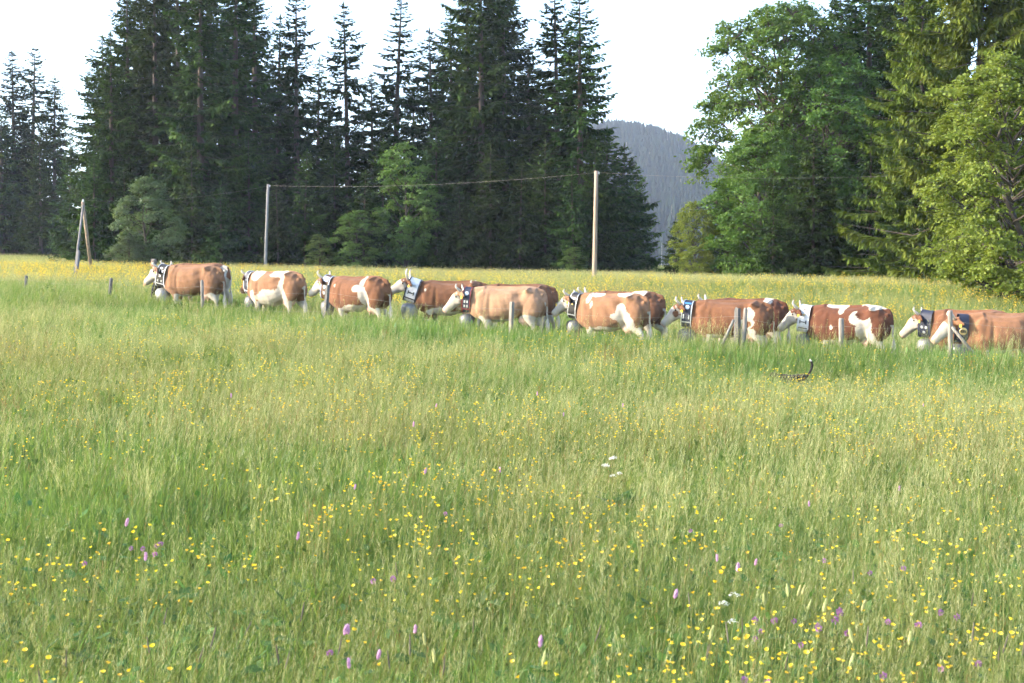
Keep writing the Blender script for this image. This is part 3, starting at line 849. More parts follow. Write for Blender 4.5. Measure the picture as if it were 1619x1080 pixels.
def spike(seed, h, head, r0, mat, name, leafy=True, bendy=0.05):
    """stalk with a cylindrical flower spike built of small florets"""
    r = random.Random(seed); rg = np.random.default_rng(seed); b = MB()
    tip = Vector((r.uniform(-1, 1) * bendy + 0.05 * h, r.uniform(-1, 1) * bendy, h))
    pts = bez((0, 0, 0), (0, 0, h * 0.6), tip, 5)
    b.tube(pts, [0.002, 0.0018, 0.0016, 0.0014, 0.001], 4, 0, False)
    ax = (pts[-1] - pts[-2]).normalized()
    c0 = tip - ax * head * 0.35
    prof = [(0.25, 0), (0.8, 0.12), (1.0, 0.35), (0.95, 0.65), (0.65, 0.9), (0.15, 1.0)]
    rot = ax.to_track_quat('Z', 'Y').to_matrix()
    V = []; n = 8; Fs = []
    for f, z in prof:
        for k in range(n):
            a = 6.283 * k / n + z * 2
            rr = r0 * f * (0.8 + 0.4 * r.random())
            V.append(c0 + rot @ Vector((rr * math.cos(a), rr * math.sin(a), z * head)))
    for i in range(len(prof) - 1):
        for k in range(n):
            Fs.append((i * n + k, i * n + (k + 1) % n, (i + 1) * n + (k + 1) % n, (i + 1) * n + k))
    b.add(V, Fs, 1)
    for k in range(26):
        z = r.random(); a = r.uniform(0, 6.28); rr = r0 * 0.85
        o = c0 + rot @ Vector((rr * math.cos(a), rr * math.sin(a), z * head))
        d = rot @ Vector((math.cos(a), math.sin(a), 0.6)) * r0 * 0.8
        s = rot @ Vector((-math.sin(a), math.cos(a), 0)) * r0 * 0.3
        b.add([o - s, o + s, o + d], [(0, 1, 2)], 1)
    if leafy:
        for k in range(4):
            a = r.uniform(0, 6.28); z = r.uniform(0.03, 0.45) * h
            dv = Vector((math.cos(a), math.sin(a), 0.8)); sv = Vector((-dv.y, dv.x, 0)) * 0.012
            o = Vector((0, 0, z))
            b.add([o, o + dv * 0.06 + sv, o + dv * 0.13, o + dv * 0.06 - sv], [(0, 1, 2, 3)], 2)
    return b.mesh(name, [M['stalk'], M[mat], M['herb']])

def clover(seed):
    r = random.Random(seed); b = MB()
    h = r.uniform(0.46, 0.56)
    b.tube(bez((0, 0, 0), (0, 0.02, h * 0.6), (0.03, 0, h), 4), 0.0018, 4, 0, False)
    for k in range(46):
        v = Vector((r.gauss(0, 1), r.gauss(0, 1), r.gauss(0.35, 0.8))).normalized()
        o = Vector((0.03, 0, h)) + v * 0.006
        s = v.cross(Vector((r.random(), r.random(), 0.3))).normalized() * 0.0035
        b.add([o - s * 0.5, o + v * 0.006 - s, o + v * 0.0135, o + v * 0.006 + s], [(0, 1, 2, 3)], 1)
    for k in range(6):
        a = 6.28 * k / 3 + (k // 3); z = h * (0.55 + 0.3 * (k // 3))
        dv = Vector((math.cos(a), math.sin(a), 0.3)); sv = Vector((-dv.y, dv.x, 0)) * 0.014
        o = Vector((0.012, 0, z))
        b.add([o, o + dv * 0.018 + sv, o + dv * 0.04, o + dv * 0.018 - sv], [(0, 1, 2, 3)], 2)
    return b.mesh('clover', [M['stalk'], M['purple'], M['herb']])

def umbel(seed):
    r = random.Random(seed); b = MB()
    h = r.uniform(0.62, 0.74)
    b.tube([(0, 0, 0), (0.01, 0, h * 0.75)], [0.004, 0.003], 5, 0, False)
    for j in range(3):
        a0 = 2.1 * j + r.random(); hh = h * (1 - 0.10 * j)
        c = Vector((math.cos(a0) * 0.07 * (j > 0) + 0.01, math.sin(a0) * 0.07 * (j > 0), hh))
        b.tube([(0.01, 0, h * 0.7), c - Vector((0, 0, 0.04))], 0.002, 4, 0, False)
        for k in range(9):
            a = 2.4 * k; rr = 0.006 + 0.019 * math.sqrt(k / 9)
            e = c + Vector((math.cos(a) * rr, math.sin(a) * rr, -rr * 0.7))
            b.tube([c - Vector((0, 0, 0.04)), e], 0.0009, 3, 0, False)
            for i in range(7):
                v = Vector((r.uniform(-1, 1), r.uniform(-1, 1), r.uniform(-0.6, 1))) * 0.007
                s = Vector((r.uniform(-1, 1), r.uniform(-1, 1), 0)) * 0.005
                t = Vector((-s.y, s.x, r.uniform(-0.005, 0.005)))
                b.add([e + v - s, e + v + t, e + v + s, e + v - t], [(0, 1, 2, 3)], 1)
    for k in range(10):
        a = r.uniform(0, 6.28); z = r.uniform(0.05, 0.5) * h
        dv = Vector((math.cos(a), math.sin(a), 0.3)); sv = Vector((-dv.y, dv.x, 0)) * 0.03
        o = Vector((0.005, 0, z))
        b.add([o, o + dv * 0.08 + sv, o + dv * 0.18, o + dv * 0.08 - sv], [(0, 1, 2, 3)], 2)
    return b.mesh('cow_parsley', [M['stalk'], M['white'], M['herb']])

# ------------------------------------------------------------------ meadow (scattered ground cover)
rng = np.random.default_rng(2024)
def field(d0, d1, dens, side=3.0):
    """random points on the meadow between two distances from where one stands, wider than the view"""
    area_n = int(dens * (0.40 * (d1 * d1 - d0 * d0) * 2 + 2 * side * (d1 - d0)) / 1.0)
    d = np.sqrt(rng.uniform(d0 * d0, d1 * d1, area_n))
    x = rng.uniform(-1, 1, area_n) * (0.40 * d + side)
    keep = rng.random(area_n) < (0.40 * d + side) / d * (d1 / (0.40 * d1 + side)) * 0.9
    x, d = x[keep], d[keep]
    return x, d

# line of the fence and track (needed to keep the track short)
FPX = np.array([-60, 115, 172, 320, 517, 807, 1170, 1330, 1503, 1750], float)
FD = np.array([45.5, 42.0, 40.6, 37.4, 34.8, 32.6, 31.1, 30.6, 30.0, 29.2], float)
FX = (FPX - 809.5) / F * FD
def fence_d(x): return np.interp(x, FX, FD)

def lush(x, y):
    """where the sward is greener: bank by the fence, a damp patch, and drifts"""
    v = fbm(x / 2.6, y / 4.2, 31) * 0.75 + fbm(x / 0.9, y / 1.3, 41) * 0.35 - 0.52
    fd = fence_d(x)
    v = v + 0.75 * np.exp(-((y - fd + 2.2) / 1.8) ** 2)
    v = v + 0.45 * np.exp(-((x + 3.0) / 2.0) ** 2 - ((y - 12.5) / 2.6) ** 2)
    return v

def near_track(x, y):
    fd = fence_d(x)
    return (y > fd + 0.9) & (y < fd + 3.6) & (x > -11.0)

def make_sward(name, d0, d1, step, protos, label, side=4.0, hs=1.0, cond=None):
    """protos: mixed, straw-rich and lush pieces, three of each"""
    yy = np.arange(d0, d1, step * 0.87)
    X = []; Y = []
    for i, v in enumerate(yy):
        w = 0.40 * v + side
        xs = np.arange(-w, w, step) + (i % 2) * step / 2
        X.append(xs); Y.append(np.full(len(xs), v))
    x = np.concatenate(X); y = np.concatenate(Y); n = len(x)
    x = x + rng.normal(0, step * 0.16, n); y = y + rng.normal(0, step * 0.16, n)
    if cond is not None:
        k = cond(x, y); x, y = x[k], y[k]; n = len(x)
    lv = lush(x, y) + rng.normal(0, 0.10, n)
    typ = np.where(lv > 0.14, 2, np.where(lv < -0.07, 1, 0))
    pick = typ * 3 + rng.integers(0, 3, n)
    h = hs * rng.uniform(0.88, 1.12, n) * (0.94 + 0.35 * np.clip(lv, -0.3, 0.6))
    h = h * (1 - 0.64 * np.exp(-((x - 5.3) / 1.4) ** 2 - ((y - 25.2) / 2.2) ** 2))
    fd = fence_d(x); h = h * (1 + (0.26 + 0.24 * np.clip(x / 8, -1, 1.2)) * np.exp(-((y - fd + 0.5) / 1.5) ** 2))
    tr = near_track(x, y)
    h = np.where(tr, h * 0.25, h)
    w = rng.uniform(0.95, 1.12, n)
    e = 0.6
    gx = (zt(x + e, y) - zt(x - e, y)) / (2 * e); gy = (zt(x, y + e) - zt(x, y - e)) / (2 * e)
    scatter(name, np.stack([x, y, zt(x, y) - 0.015], 1), np.stack([np.arctan(gy), -np.arctan(gx), rng.uniform(-0.6, 0.6, n)], 1), np.stack([w, w, h], 1), pick, protos, label)

def swards(seed, Rad, nb, hb, wb, ns, hs, ws, head, hw, nsp, nh):
    out = []
    for t, (fl, fs, fh, fb) in enumerate(((0.42, 1.0, 1.0, 1.0), (0.22, 1.7, 0.6, 0.9), (0.80, 0.35, 1.6, 1.15))):
        for i in range(3):
            out.append(sward(seed + t * 10 + i, Rad, int(nb * fb), fl, hb, wb, int(ns * fs), hs, ws, head, hw, nsp, int(nh * fh)))
    return out

make_sward('meadow_grass', 2.4, 12.6, 0.95, swards(400, 0.95, 2000, (0.16, 0.50), 0.0034, 95, (0.34, 0.66), 0.0017, 0.10, 0.014, 9, 120), 'tall flowering meadow grass in the foreground', 3.0)
make_sward('meadow_grass', 12.6, 46.0, 1.5, swards(440, 1.5, 2100, (0.18, 0.52), 0.0078, 190, (0.40, 0.68), 0.0032, 0.15, 0.020, 8, 100), 'green and straw coloured meadow grass on the slope up to the fence', cond=lambda x, y: y < fence_d(x) - 2.0)
make_sward('meadow_grass', 25.0, 52.0, 1.5, swards(480, 1.5, 1500, (0.18, 0.48), 0.011, 120, (0.40, 0.68), 0.004, 0.15, 0.022, 7, 90), 'lush grass along the fence and the cattle track', hs=1.15, cond=lambda x, y: (y >= fence_d(x) - 2.4) & (y < fence_d(x) + 7))
make_sward('meadow_grass', 36.0, 110.0, 3.4, swards(520, 3.4, 3400, (0.16, 0.46), 0.020, 420, (0.40, 0.70), 0.008, 0.18, 0.030, 6, 0), 'yellow green meadow between the cows and the wood', 8, cond=lambda x, y: y >= fence_d(x) + 6.5)
make_sward('meadow_grass', 110.0, 200.0, 6.0, swards(560, 5.0, 3000, (0.2, 0.5), 0.035, 200, (0.45, 0.7), 0.012, 0.2, 0.04, 5, 0), 'far green meadow behind the gap in the trees', 10)

tall = [sward(700 + i, 0.16, 30, 0.3, (0.35, 0.6), 0.006, 14, (0.70, 0.98), 0.003, 0.22, 0.016, 12, 0, 0.0) for i in range(3)] + [sward(710 + i, 0.15, 20, 0.3, (0.3, 0.5), 0.006, 9, (0.62, 0.85), 0.003, 0.2, 0.02, 12, 0, 1.0) for i in range(2)]
x, y = field(6.0, 33, 0.9, 3)
k = (rng.random(len(x)) < np.clip((fbm(x / 1.8, y / 2.8, 88) - 0.42) * 3, 0.04, 1)) & (y < fence_d(x) - 0.5) & (np.hypot(x - 5.3, (y - 25.3) * 0.7) > 1.6)
x, y = x[k], y[k]; n = len(x)
scatter('tall_grass_tufts', np.stack([x, y, zt(x, y)], 1), np.stack([rng.normal(0, 0.08, n), rng.normal(0.06, 0.08, n), rng.uniform(0, 6.28, n)], 1), np.repeat(rng.uniform(0.75, 1.1, n)[:, None], 3, 1),
        np.where(rng.random(n) < 0.14, 3 + rng.integers(0, 2, n), rng.integers(0, 3, n)), tall, 'pale plumes of taller grass standing out of the slope')
def herb_clump(seed, n, rad, h):
    rg = np.random.default_rng(seed)
    a = rg.uniform(0, 6.283, n); r = rad * np.sqrt(rg.random(n)); z = h * rg.random(n) ** 0.7 * (1 - 0.55 * (r / rad) ** 2)
    P = np.stack([r * np.cos(a), r * np.sin(a), z], 1)
    D = np.stack([np.cos(a), np.sin(a), rg.uniform(-0.2, 0.9, n)], 1) + rg.normal(0, 0.4, (n, 3))
    L = rg.uniform(0.04, 0.09, n)
    V, Q = rhombs(P, D, rg.normal(0, 0.4, (n, 3)) + [0, 0, 1], L, L * 0.22)
    return mesh_np('herb_clump', V, [Q], [M['herb']])
hc = [herb_clump(720 + i, 900, 0.42, 0.58) for i in range(3)]
x, y = field(13, 42, 0.5, 4)
fd = fence_d(x)
k = (y < fd + 0.3) & (rng.random(len(x)) < 0.9 * np.exp(-((y - fd + 1.4) / 1.1) ** 2) * (fbm(x / 1.6, y / 2.0, 93) > 0.48)) & (np.hypot(x - 5.3, (y - 25.3) * 0.7) > 1.8)
x, y = x[k], y[k]; n = len(x)
sc_ = rng.uniform(0.6, 1.2, n)
scatter('herb_clumps', np.stack([x, y, zt(x, y)], 1), np.stack([np.zeros(n), np.zeros(n), rng.uniform(0, 6.28, n)], 1), np.repeat(sc_[:, None], 3, 1), rng.integers(0, 3, n), hc, 'dark green leafy herb clumps on the bank below the fence')

# uncountable small flowers beyond the first few steps
bc_mid = [buttercup(300 + i, (2, 5), (0.46, 0.68), 0.0098) for i in range(4)]
def flower_drift(x, y, seed, thr, k=3.0):
    return rng.random(len(x)) < np.clip((fbm(x / 2.2, y / 3.2, seed) - thr) * k, 0.03, 1)
x, y = field(3.5, 30, 10.0, 4)
k = (np.hypot(x - 5.3, (y - 25.3) * 0.6) > 1.3) & flower_drift(x, y, 51, 0.40) & (y < fence_d(x) - 0.3) & (rng.random(len(x)) < np.interp(y, [3.5, 7.0, 14, 26], [1.0, 1.0, 0.85, 0.45]))
x, y = x[k], y[k]
scatter('small_buttercups', np.stack([x, y, zt(x, y)], 1), np.stack([rng.normal(0, 0.1, len(x)), rng.normal(0, 0.1, len(x)), rng.uniform(0, 6.28, len(x))], 1),
        np.repeat(rng.uniform(0.85, 1.2, len(x))[:, None], 3, 1), rng.integers(0, 4, len(x)), bc_mid, 'countless small yellow flowers speckling the slope')
bc_far = [buttercup(320 + i, (4, 7), (0.42, 0.66), 0.017) for i in range(4)]
x, y = field(40, 82, 5.0, 6)
fd = fence_d(x)
dens = np.interp(y - fd, [4, 7, 14, 24, 34], [0.05, 0.5, 0.7, 0.6, 0.0]) * np.clip(0.55 + 0.9 * (fbm(x / 6, y / 9, 61) - 0.35), 0.15, 1.2)
k = (y > fd + 4.2) & (rng.random(len(x)) < dens)
x, y = x[k], y[k]
scatter('far_buttercups', np.stack([x, y, zt(x, y)], 1), np.stack([rng.normal(0, 0.1, len(x)), rng.normal(0, 0.1, len(x)), rng.uniform(0, 6.28, len(x))], 1),
        np.repeat(rng.uniform(0.9, 1.25, len(x))[:, None], 3, 1), rng.integers(0, 4, len(x)), bc_far, 'yellow haze of buttercups in the meadow behind the cows')

# ------------------------------------------------------------------ animal bodies: lofted masses fused into one skin
def loft_into(bm, C, HW, HH, lat=None, n=14, pw=2.2):
    """rings along centres C (list of Vector), half widths HW (sideways) and half heights HH; closed ends"""
    C = [Vector(c) for c in C]
    rings = []
    for i, c in enumerate(C):
        t = (C[min(i + 1, len(C) - 1)] - C[max(i - 1, 0)]).normalized()
        la = Vector(lat[i] if isinstance(lat, list) else (lat or (0, 1, 0)))
        la = (la - t * la.dot(t)).normalized()
        up = la.cross(t)
        r = []
        for k in range(n):
            a = 2 * math.pi * k / n
            ca, sa = math.cos(a), math.sin(a)
            x = math.copysign(abs(ca) ** (2 / pw), ca); y = math.copysign(abs(sa) ** (2 / pw), sa)
            r.append(bm.verts.new(c + la * x * HW[i] + up * y * HH[i]))
        rings.append(r)
    for a, b in zip(rings[:-1], rings[1:]):
        for k in range(n):
            bm.faces.new((a[k], a[(k + 1) % n], b[(k + 1) % n], b[k]))
    bm.faces.new(rings[0][::-1]); bm.faces.new(rings[-1])

def ball_into(bm, c, r, rot=None):
    m = Matrix.Translation(Vector(c)) @ (rot.to_4x4() if rot else Matrix.Identity(4)) @ Matrix.Diagonal((*r, 1))
    bmesh.ops.create_icosphere(bm, subdivisions=2, radius=1.0, matrix=m)

def fuse(bm, voxel, smooth=4):
    """voxel-remesh the overlapping masses into one continuous skin"""
    bmesh.ops.recalc_face_normals(bm, faces=bm.faces)
    me = bpy.data.meshes.new('tmp'); bm.to_mesh(me); bm.free()
    o = bpy.data.objects.new('tmp', me); col.objects.link(o)
    r = o.modifiers.new('r', 'REMESH'); r.mode = 'VOXEL'; r.voxel_size = voxel
    s = o.modifiers.new('s', 'SMOOTH'); s.factor = 0.5; s.iterations = smooth
    dg = bpy.context.evaluated_depsgraph_get()
    out = bpy.data.meshes.new_from_object(o.evaluated_get(dg))
    bpy.data.objects.remove(o); bpy.data.meshes.remove(me)
    out.polygons.foreach_set('use_smooth', [True] * len(out.polygons))
    V = np.zeros(len(out.vertices) * 3, np.float32); out.vertices.foreach_get('co', V)
    return out, V.reshape(-1, 3)

def paint(me, c):
    a = me.color_attributes.new('coat', 'FLOAT_COLOR', 'POINT')
    k = np.ones((len(c), 4), np.float32); k[:, :3] = c
    a.data.foreach_set('color', k.ravel())
    me.materials.clear(); me.materials.append(M['coat'])

def wob(V, seed, f=7.0):
    r = np.random.default_rng(seed); s = 0
    for k in range(7):
        d = r.normal(0, 1, 3) * f * (1 + 0.35 * k); s = s + np.sin(V @ d + r.uniform(0, 6.28)) / (1 + 0.4 * k)
    return s / 4.0

def seg_dist(V, a, b):
    a = np.array(a); b = np.array(b); ab = b - a
    t = np.clip((V - a) @ ab / (ab @ ab), 0, 1)
    return np.linalg.norm(V - a - t[:, None] * ab, axis=1), t

WHITE = np.array([0.46, 0.415, 0.355]); PINK = np.array([0.55, 0.36, 0.29])
def make_cow(name, label, p, heading, coat, patches=(), yaw=0.0, nod=0.0, horns=1.0, gait=0.0, seed=0, scale=1.0, face='white', tail_w=True, belly=True, legs_white=0.50, eye_patch=False):
    """cow walking towards -X; heading turns it away from the viewer"""
    bm = bmesh.new()
    # trunk from pin bones to brisket: x, top, bottom, half width
    TR = [(0.93, 1.31, 1.12, 0.07), (0.88, 1.36, 0.98, 0.17), (0.78, 1.40, 0.83, 0.25), (0.60, 1.435, 0.82, 0.300), (0.42, 1.425, 0.745, 0.315), (0.20, 1.405, 0.645, 0.355),
          (-0.05, 1.395, 0.555, 0.365), (-0.28, 1.40, 0.56, 0.34), (-0.46, 1.43, 0.58, 0.315), (-0.60, 1.44, 0.61, 0.275), (-0.74, 1.42, 0.67, 0.235), (-0.86, 1.38, 0.76, 0.17), (-0.94, 1.33, 0.86, 0.09)]
    rb = random.Random(seed * 7 + 1); bw = rb.uniform(0.90, 1.06); bd = rb.uniform(-0.03, 0.05)
    TR = [(x, a + 0.012 * math.sin(x * 3 + seed), b + bd * math.exp(-(x / 0.6) ** 2), w * bw) for x, a, b, w in TR]
    loft_into(bm, [(x, 0, (a + b) / 2) for x, a, b, w in TR], [w for *_, w in TR], [(a - b) / 2 for x, a, b, w in TR], pw=2.15, n=18)
    # hip bones, rump muscles, shoulder blades
    for s in (-1, 1):
        ball_into(bm, (0.56, s * 0.215, 1.30), (0.13, 0.06, 0.07))
        ball_into(bm, (0.69, s * 0.165, 0.98), (0.235, 0.155, 0.33))
        ball_into(bm, (-0.56, s * 0.185, 1.02), (0.20, 0.10, 0.34))
    # neck and head, turned by yaw at the neck root, nod raises the head
    root = Vector((-0.62, 0, 1.22))
    def turn(v, f=1.0):
        d = Vector(v) - root
        d = Matrix.Rotation(nod * f, 3, 'Y') @ d
        d = Matrix.Rotation(-yaw * f, 3, 'Z') @ d
        return root + d
    NK = [((-0.55, 0, 1.18), 0.21, 0.29, 0.2), ((-0.76, 0, 1.20), 0.165, 0.265, 0.4), ((-0.92, 0, 1.235), 0.125, 0.205, 0.7), ((-1.06, 0, 1.27), 0.10, 0.165, 0.9), ((-1.17, 0, 1.30), 0.09, 0.135, 1.0)]
    lat = lambda f: Matrix.Rotation(-yaw * f, 3, 'Z') @ Vector((0, 1, 0))
    loft_into(bm, [turn(c, f) for c, w, h, f in NK], [w for _, w, h, f in NK], [h for _, w, h, f in NK], [lat(f) for *_, f in NK])
    HD = [((-1.09, 0, 1.335), 0.085, 0.085), ((-1.165, 0, 1.325), 0.125, 0.135), ((-1.25, 0, 1.270), 0.135, 0.155), ((-1.34, 0, 1.200), 0.120, 0.148), ((-1.43, 0, 1.130), 0.095, 0.122), ((-1.53, 0, 1.055), 0.090, 0.102), ((-1.605, 0, 1.000), 0.096, 0.096), ((-1.655, 0, 0.962), 0.072, 0.070)]
    loft_into(bm, [turn(c) for c, w, h in HD], [w for _, w, h in HD], [h for _, w, h in HD], [lat(1)] * len(HD))
    for s in (-1, 1):   # jaw muscles, brows, nostrils
        ball_into(bm, turn((-1.235, s * 0.075, 1.18)), (0.12, 0.055, 0.10))
        ball_into(bm, turn((-1.25, s * 0.115, 1.325)), (0.055, 0.035, 0.03))
    # dewlap
    dl = [turn((-0.62, 0, 0.80), 0.1), turn((-0.80, 0, 0.86), 0.3), turn((-0.95, 0, 0.99), 0.7), turn((-1.08, 0, 1.13), 0.95)]
    loft_into(bm, dl, [0.05, 0.035, 0.03, 0.03], [0.12, 0.12, 0.09, 0.06], [lat(0.2), lat(0.3), lat(0.7), lat(0.95)], n=10, pw=2)
    # ears
    ears = []
    for s in (-1, 1):
        e0, e1, e2 = turn((-1.125, s * 0.09, 1.335)), turn((-1.075, s * 0.20, 1.325)), turn((-0.985, s * 0.315, 1.25))
        loft_into(bm, [e0, e1, e2], [0.032, 0.038, 0.016], [0.04, 0.092, 0.03], Matrix.Rotation(-yaw, 3, 'Z') @ Vector((1, 0, 0)), n=8, pw=2)
        ears.append((e0, e2))
    # legs
    hooves = []
    for i, (fx, s) in enumerate(((-0.54, -1), (-0.54, 1), (0.66, -1), (0.66, 1))):
        ph = gait + (0, 0.5, 0.27, 0.77)[i]
        sw = 0.20 * math.sin(2 * math.pi * ph); lift = max(0, math.cos(2 * math.pi * ph)) * 0.08
        if fx < 0:
            J = [((-0.54, s * 0.17, 0.98), 0.10, 0.15), ((-0.53 , s * 0.165, 0.74), 0.09, 0.145), ((-0.53 + sw * 0.35, s * 0.155, 0.58), 0.068, 0.095), ((-0.545 + sw * 0.55, s * 0.15, 0.42 + lift * 0.5), 0.054, 0.060), ((-0.54 + sw * 0.8, s * 0.15, 0.25 + lift * 0.8), 0.037, 0.042), ((-0.54 + sw, s * 0.15, 0.14 + lift), 0.042, 0.047), ((-0.57 + sw, s * 0.15, 0.055 + lift), 0.050, 0.060), ((-0.585 + sw, s * 0.15, 0.0 + lift), 0.056, 0.070)]
        else:
            J = [((0.64, s * 0.17, 1.05), 0.13, 0.24), ((0.62, s * 0.185, 0.86), 0.12, 0.215), ((0.62 + sw * 0.2, s * 0.18, 0.72), 0.095, 0.17), ((0.69 + sw * 0.5, s * 0.165, 0.58), 0.060, 0.098), ((0.755 + sw * 0.7, s * 0.155, 0.47 + lift * 0.4), 0.046, 0.058), ((0.735 + sw * 0.85, s * 0.15, 0.30 + lift * 0.8), 0.036, 0.043), ((0.725 + sw, s * 0.15, 0.15 + lift), 0.042, 0.047), ((0.695 + sw, s * 0.15, 0.055 + lift), 0.050, 0.058), ((0.68 + sw, s * 0.15, 0.0 + lift), 0.056, 0.070)]
        loft_into(bm, [j[0] for j in J], [j[1] for j in J], [j[2] for j in J], n=10, pw=2)
        hooves.append(J[-1][0])
    # udder, tail
    ball_into(bm, (0.46, 0, 0.64), (0.19, 0.14, 0.13))
    for s in (-1, 1):
        for xx in (0.40, 0.52): ball_into(bm, (xx, s * 0.07, 0.50), (0.02, 0.02, 0.045))
    tl = [(0.82, 0, 1.345), (0.91, 0.0, 1.325), (0.965, 0.0, 1.22), (0.99, 0.01, 1.02), (0.985, 0.02, 0.80), (0.995, 0.03, 0.62)]
    loft_into(bm, tl, [0.055, 0.042, 0.034, 0.026, 0.023, 0.026], [0.05, 0.042, 0.034, 0.026, 0.023, 0.026], n=8, pw=2)
    # backbone and hook bones
    loft_into(bm, [(0.86, 0, 1.34), (0.70, 0, 1.405), (0.45, 0, 1.435), (0.1, 0, 1.415), (-0.25, 0, 1.415), (-0.52, 0, 1.445), (-0.72, 0, 1.41)], [0.04] * 7, [0.035] * 7, n=8, pw=2)
    for s in (-1, 1):
        loft_into(bm, [(0.60, s * 0.06, 1.40), (0.57, s * 0.17, 1.375), (0.555, s * 0.285, 1.335)], [0.05, 0.05, 0.042], [0.035, 0.045, 0.042], (1, 0, 0), n=8, pw=2)
        ball_into(bm, (0.90, s * 0.105, 1.235), (0.045, 0.04, 0.05))
    me, V = fuse(bm, 0.021, 2)
    # flank hollow, ribs, shoulder and thigh grooves, uneven flesh: move the skin along its normal
    Nn = np.zeros(len(V) * 3, np.float32); me.vertex_normals.foreach_get('vector', Nn); Nn = Nn.reshape(-1, 3)
    ay = np.abs(V[:, 1])
    g_ = lambda x, z, rx, rz: np.exp(-((V[:, 0] - x) / rx) ** 2 - ((V[:, 2] - z) / rz) ** 2) * np.clip((ay - 0.10) / 0.08, 0, 1)
    dsp = -0.065 * g_(0.36, 1.24, 0.13, 0.11) - 0.022 * g_(0.42, 0.98, 0.07, 0.22) - 0.026 * g_(-0.37, 1.0, 0.05, 0.26) - 0.03 * g_(-0.76, 1.08, 0.06, 0.20) - 0.02 * g_(0.80, 1.18, 0.08, 0.07) + 0.015 * g_(-0.58, 0.86, 0.10, 0.09)
    rib = np.exp(-((V[:, 0] - 0.02) / 0.30) ** 4 - ((V[:, 2] - 1.02) / 0.24) ** 4) * np.clip((ay - 0.15) / 0.1, 0, 1)
    dsp = dsp + 0.0022 * rib * np.sin((V[:, 0] + 0.25 * (V[:, 2] - 1.0)) * 58)
    dsp = dsp + 0.007 * wob(V, seed + 31, 5.0) + 0.003 * wob(V, seed + 33, 14.0)
    far_ = V[:, 0] > -1.0
    V = V + Nn * (dsp * far_)[:, None]
    me.vertices.foreach_set('co', V.astype(np.float32).ravel()); me.update()
    # coat
    rg = np.random.default_rng(seed)
    w = wob(V, seed + 1); wf = wob(V, seed + 2, 22.0); wh_ = wob(V, seed + 3, 60.0)
    c = np.tile(np.array(coat), (len(V), 1)) * (1 + 0.16 * w + 0.08 * wf)[:, None]
    wh = np.zeros(len(V), bool)
    for (k, x, z, rx, rz, *side) in patches:
        d = np.sqrt(((V[:, 0] - x) / rx) ** 2 + ((V[:, 2] - z) / rz) ** 2) + 0.24 * w + 0.13 * wf + 0.07 * wh_
        ins = (d < 1.0) & (V[:, 0] > -0.80)
        wh[ins] = (k == 'w')
    dh, th = seg_dist(V, turn((-1.14, 0, 1.33)), turn((-1.655, 0, 0.96)))
    head = (V[:, 0] < -0.95) & (dh < 0.23)
    if belly: wh |= (V[:, 2] < 0.66 + 0.05 * w) & (V[:, 0] > -0.5)
    legs = V[:, 2] < legs_white + 0.07 * w
    wh |= legs
    if face == 'white': wh |= head & ((th > 0.10 + 0.04 * w) | (dh < 0.03)) & ~((dh > 0.15) & (th < 0.22))
    c[wh] = WHITE * (1 + 0.06 * w[wh, None] + 0.04 * wf[wh, None])
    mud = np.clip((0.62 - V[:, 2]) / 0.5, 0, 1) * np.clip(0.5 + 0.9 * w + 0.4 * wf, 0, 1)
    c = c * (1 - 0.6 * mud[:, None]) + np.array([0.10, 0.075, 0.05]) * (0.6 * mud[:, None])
    if eye_patch:
        de = np.linalg.norm((V - np.array(turn((-1.27, -0.11, 1.20)))) / np.array([0.085, 0.10, 0.075]), axis=1) + 0.2 * wf
        c[de < 1] = np.array(coat) * 0.9
    for e0, e2 in ears:
        de, te = seg_dist(V, e0, e2)
        c[(de < 0.10) & (te > 0.12)] = np.array(coat) * 0.85
    mz = th > 0.93
    c[mz & (dh < 0.15)] = PINK
    ud = np.linalg.norm((V - np.array([0.46, 0, 0.60])) / np.array([0.2, 0.15, 0.16]), axis=1)
    c[ud < 0.98] = PINK * 1.05
    c[V[:, 2] < 0.055] = [0.06, 0.05, 0.04]
    tailv = (V[:, 0] > 0.955) & (V[:, 2] < 1.22)
    if tail_w: c[tailv & (V[:, 2] < 1.0 + 0.1 * w)] = WHITE * 0.95
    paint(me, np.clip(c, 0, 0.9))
    z = gz(p[0], p[1])
    o = empty(name, (p[0], p[1], z), heading, scale)
    tag(o, label, 'cow', 'cows of the bell procession')
    link('body', me, o)
    hidden_parts(o, turn, horns, seed, tail_w, coat)
    o['_neck'] = 0
    del o['_neck']
    return o, turn

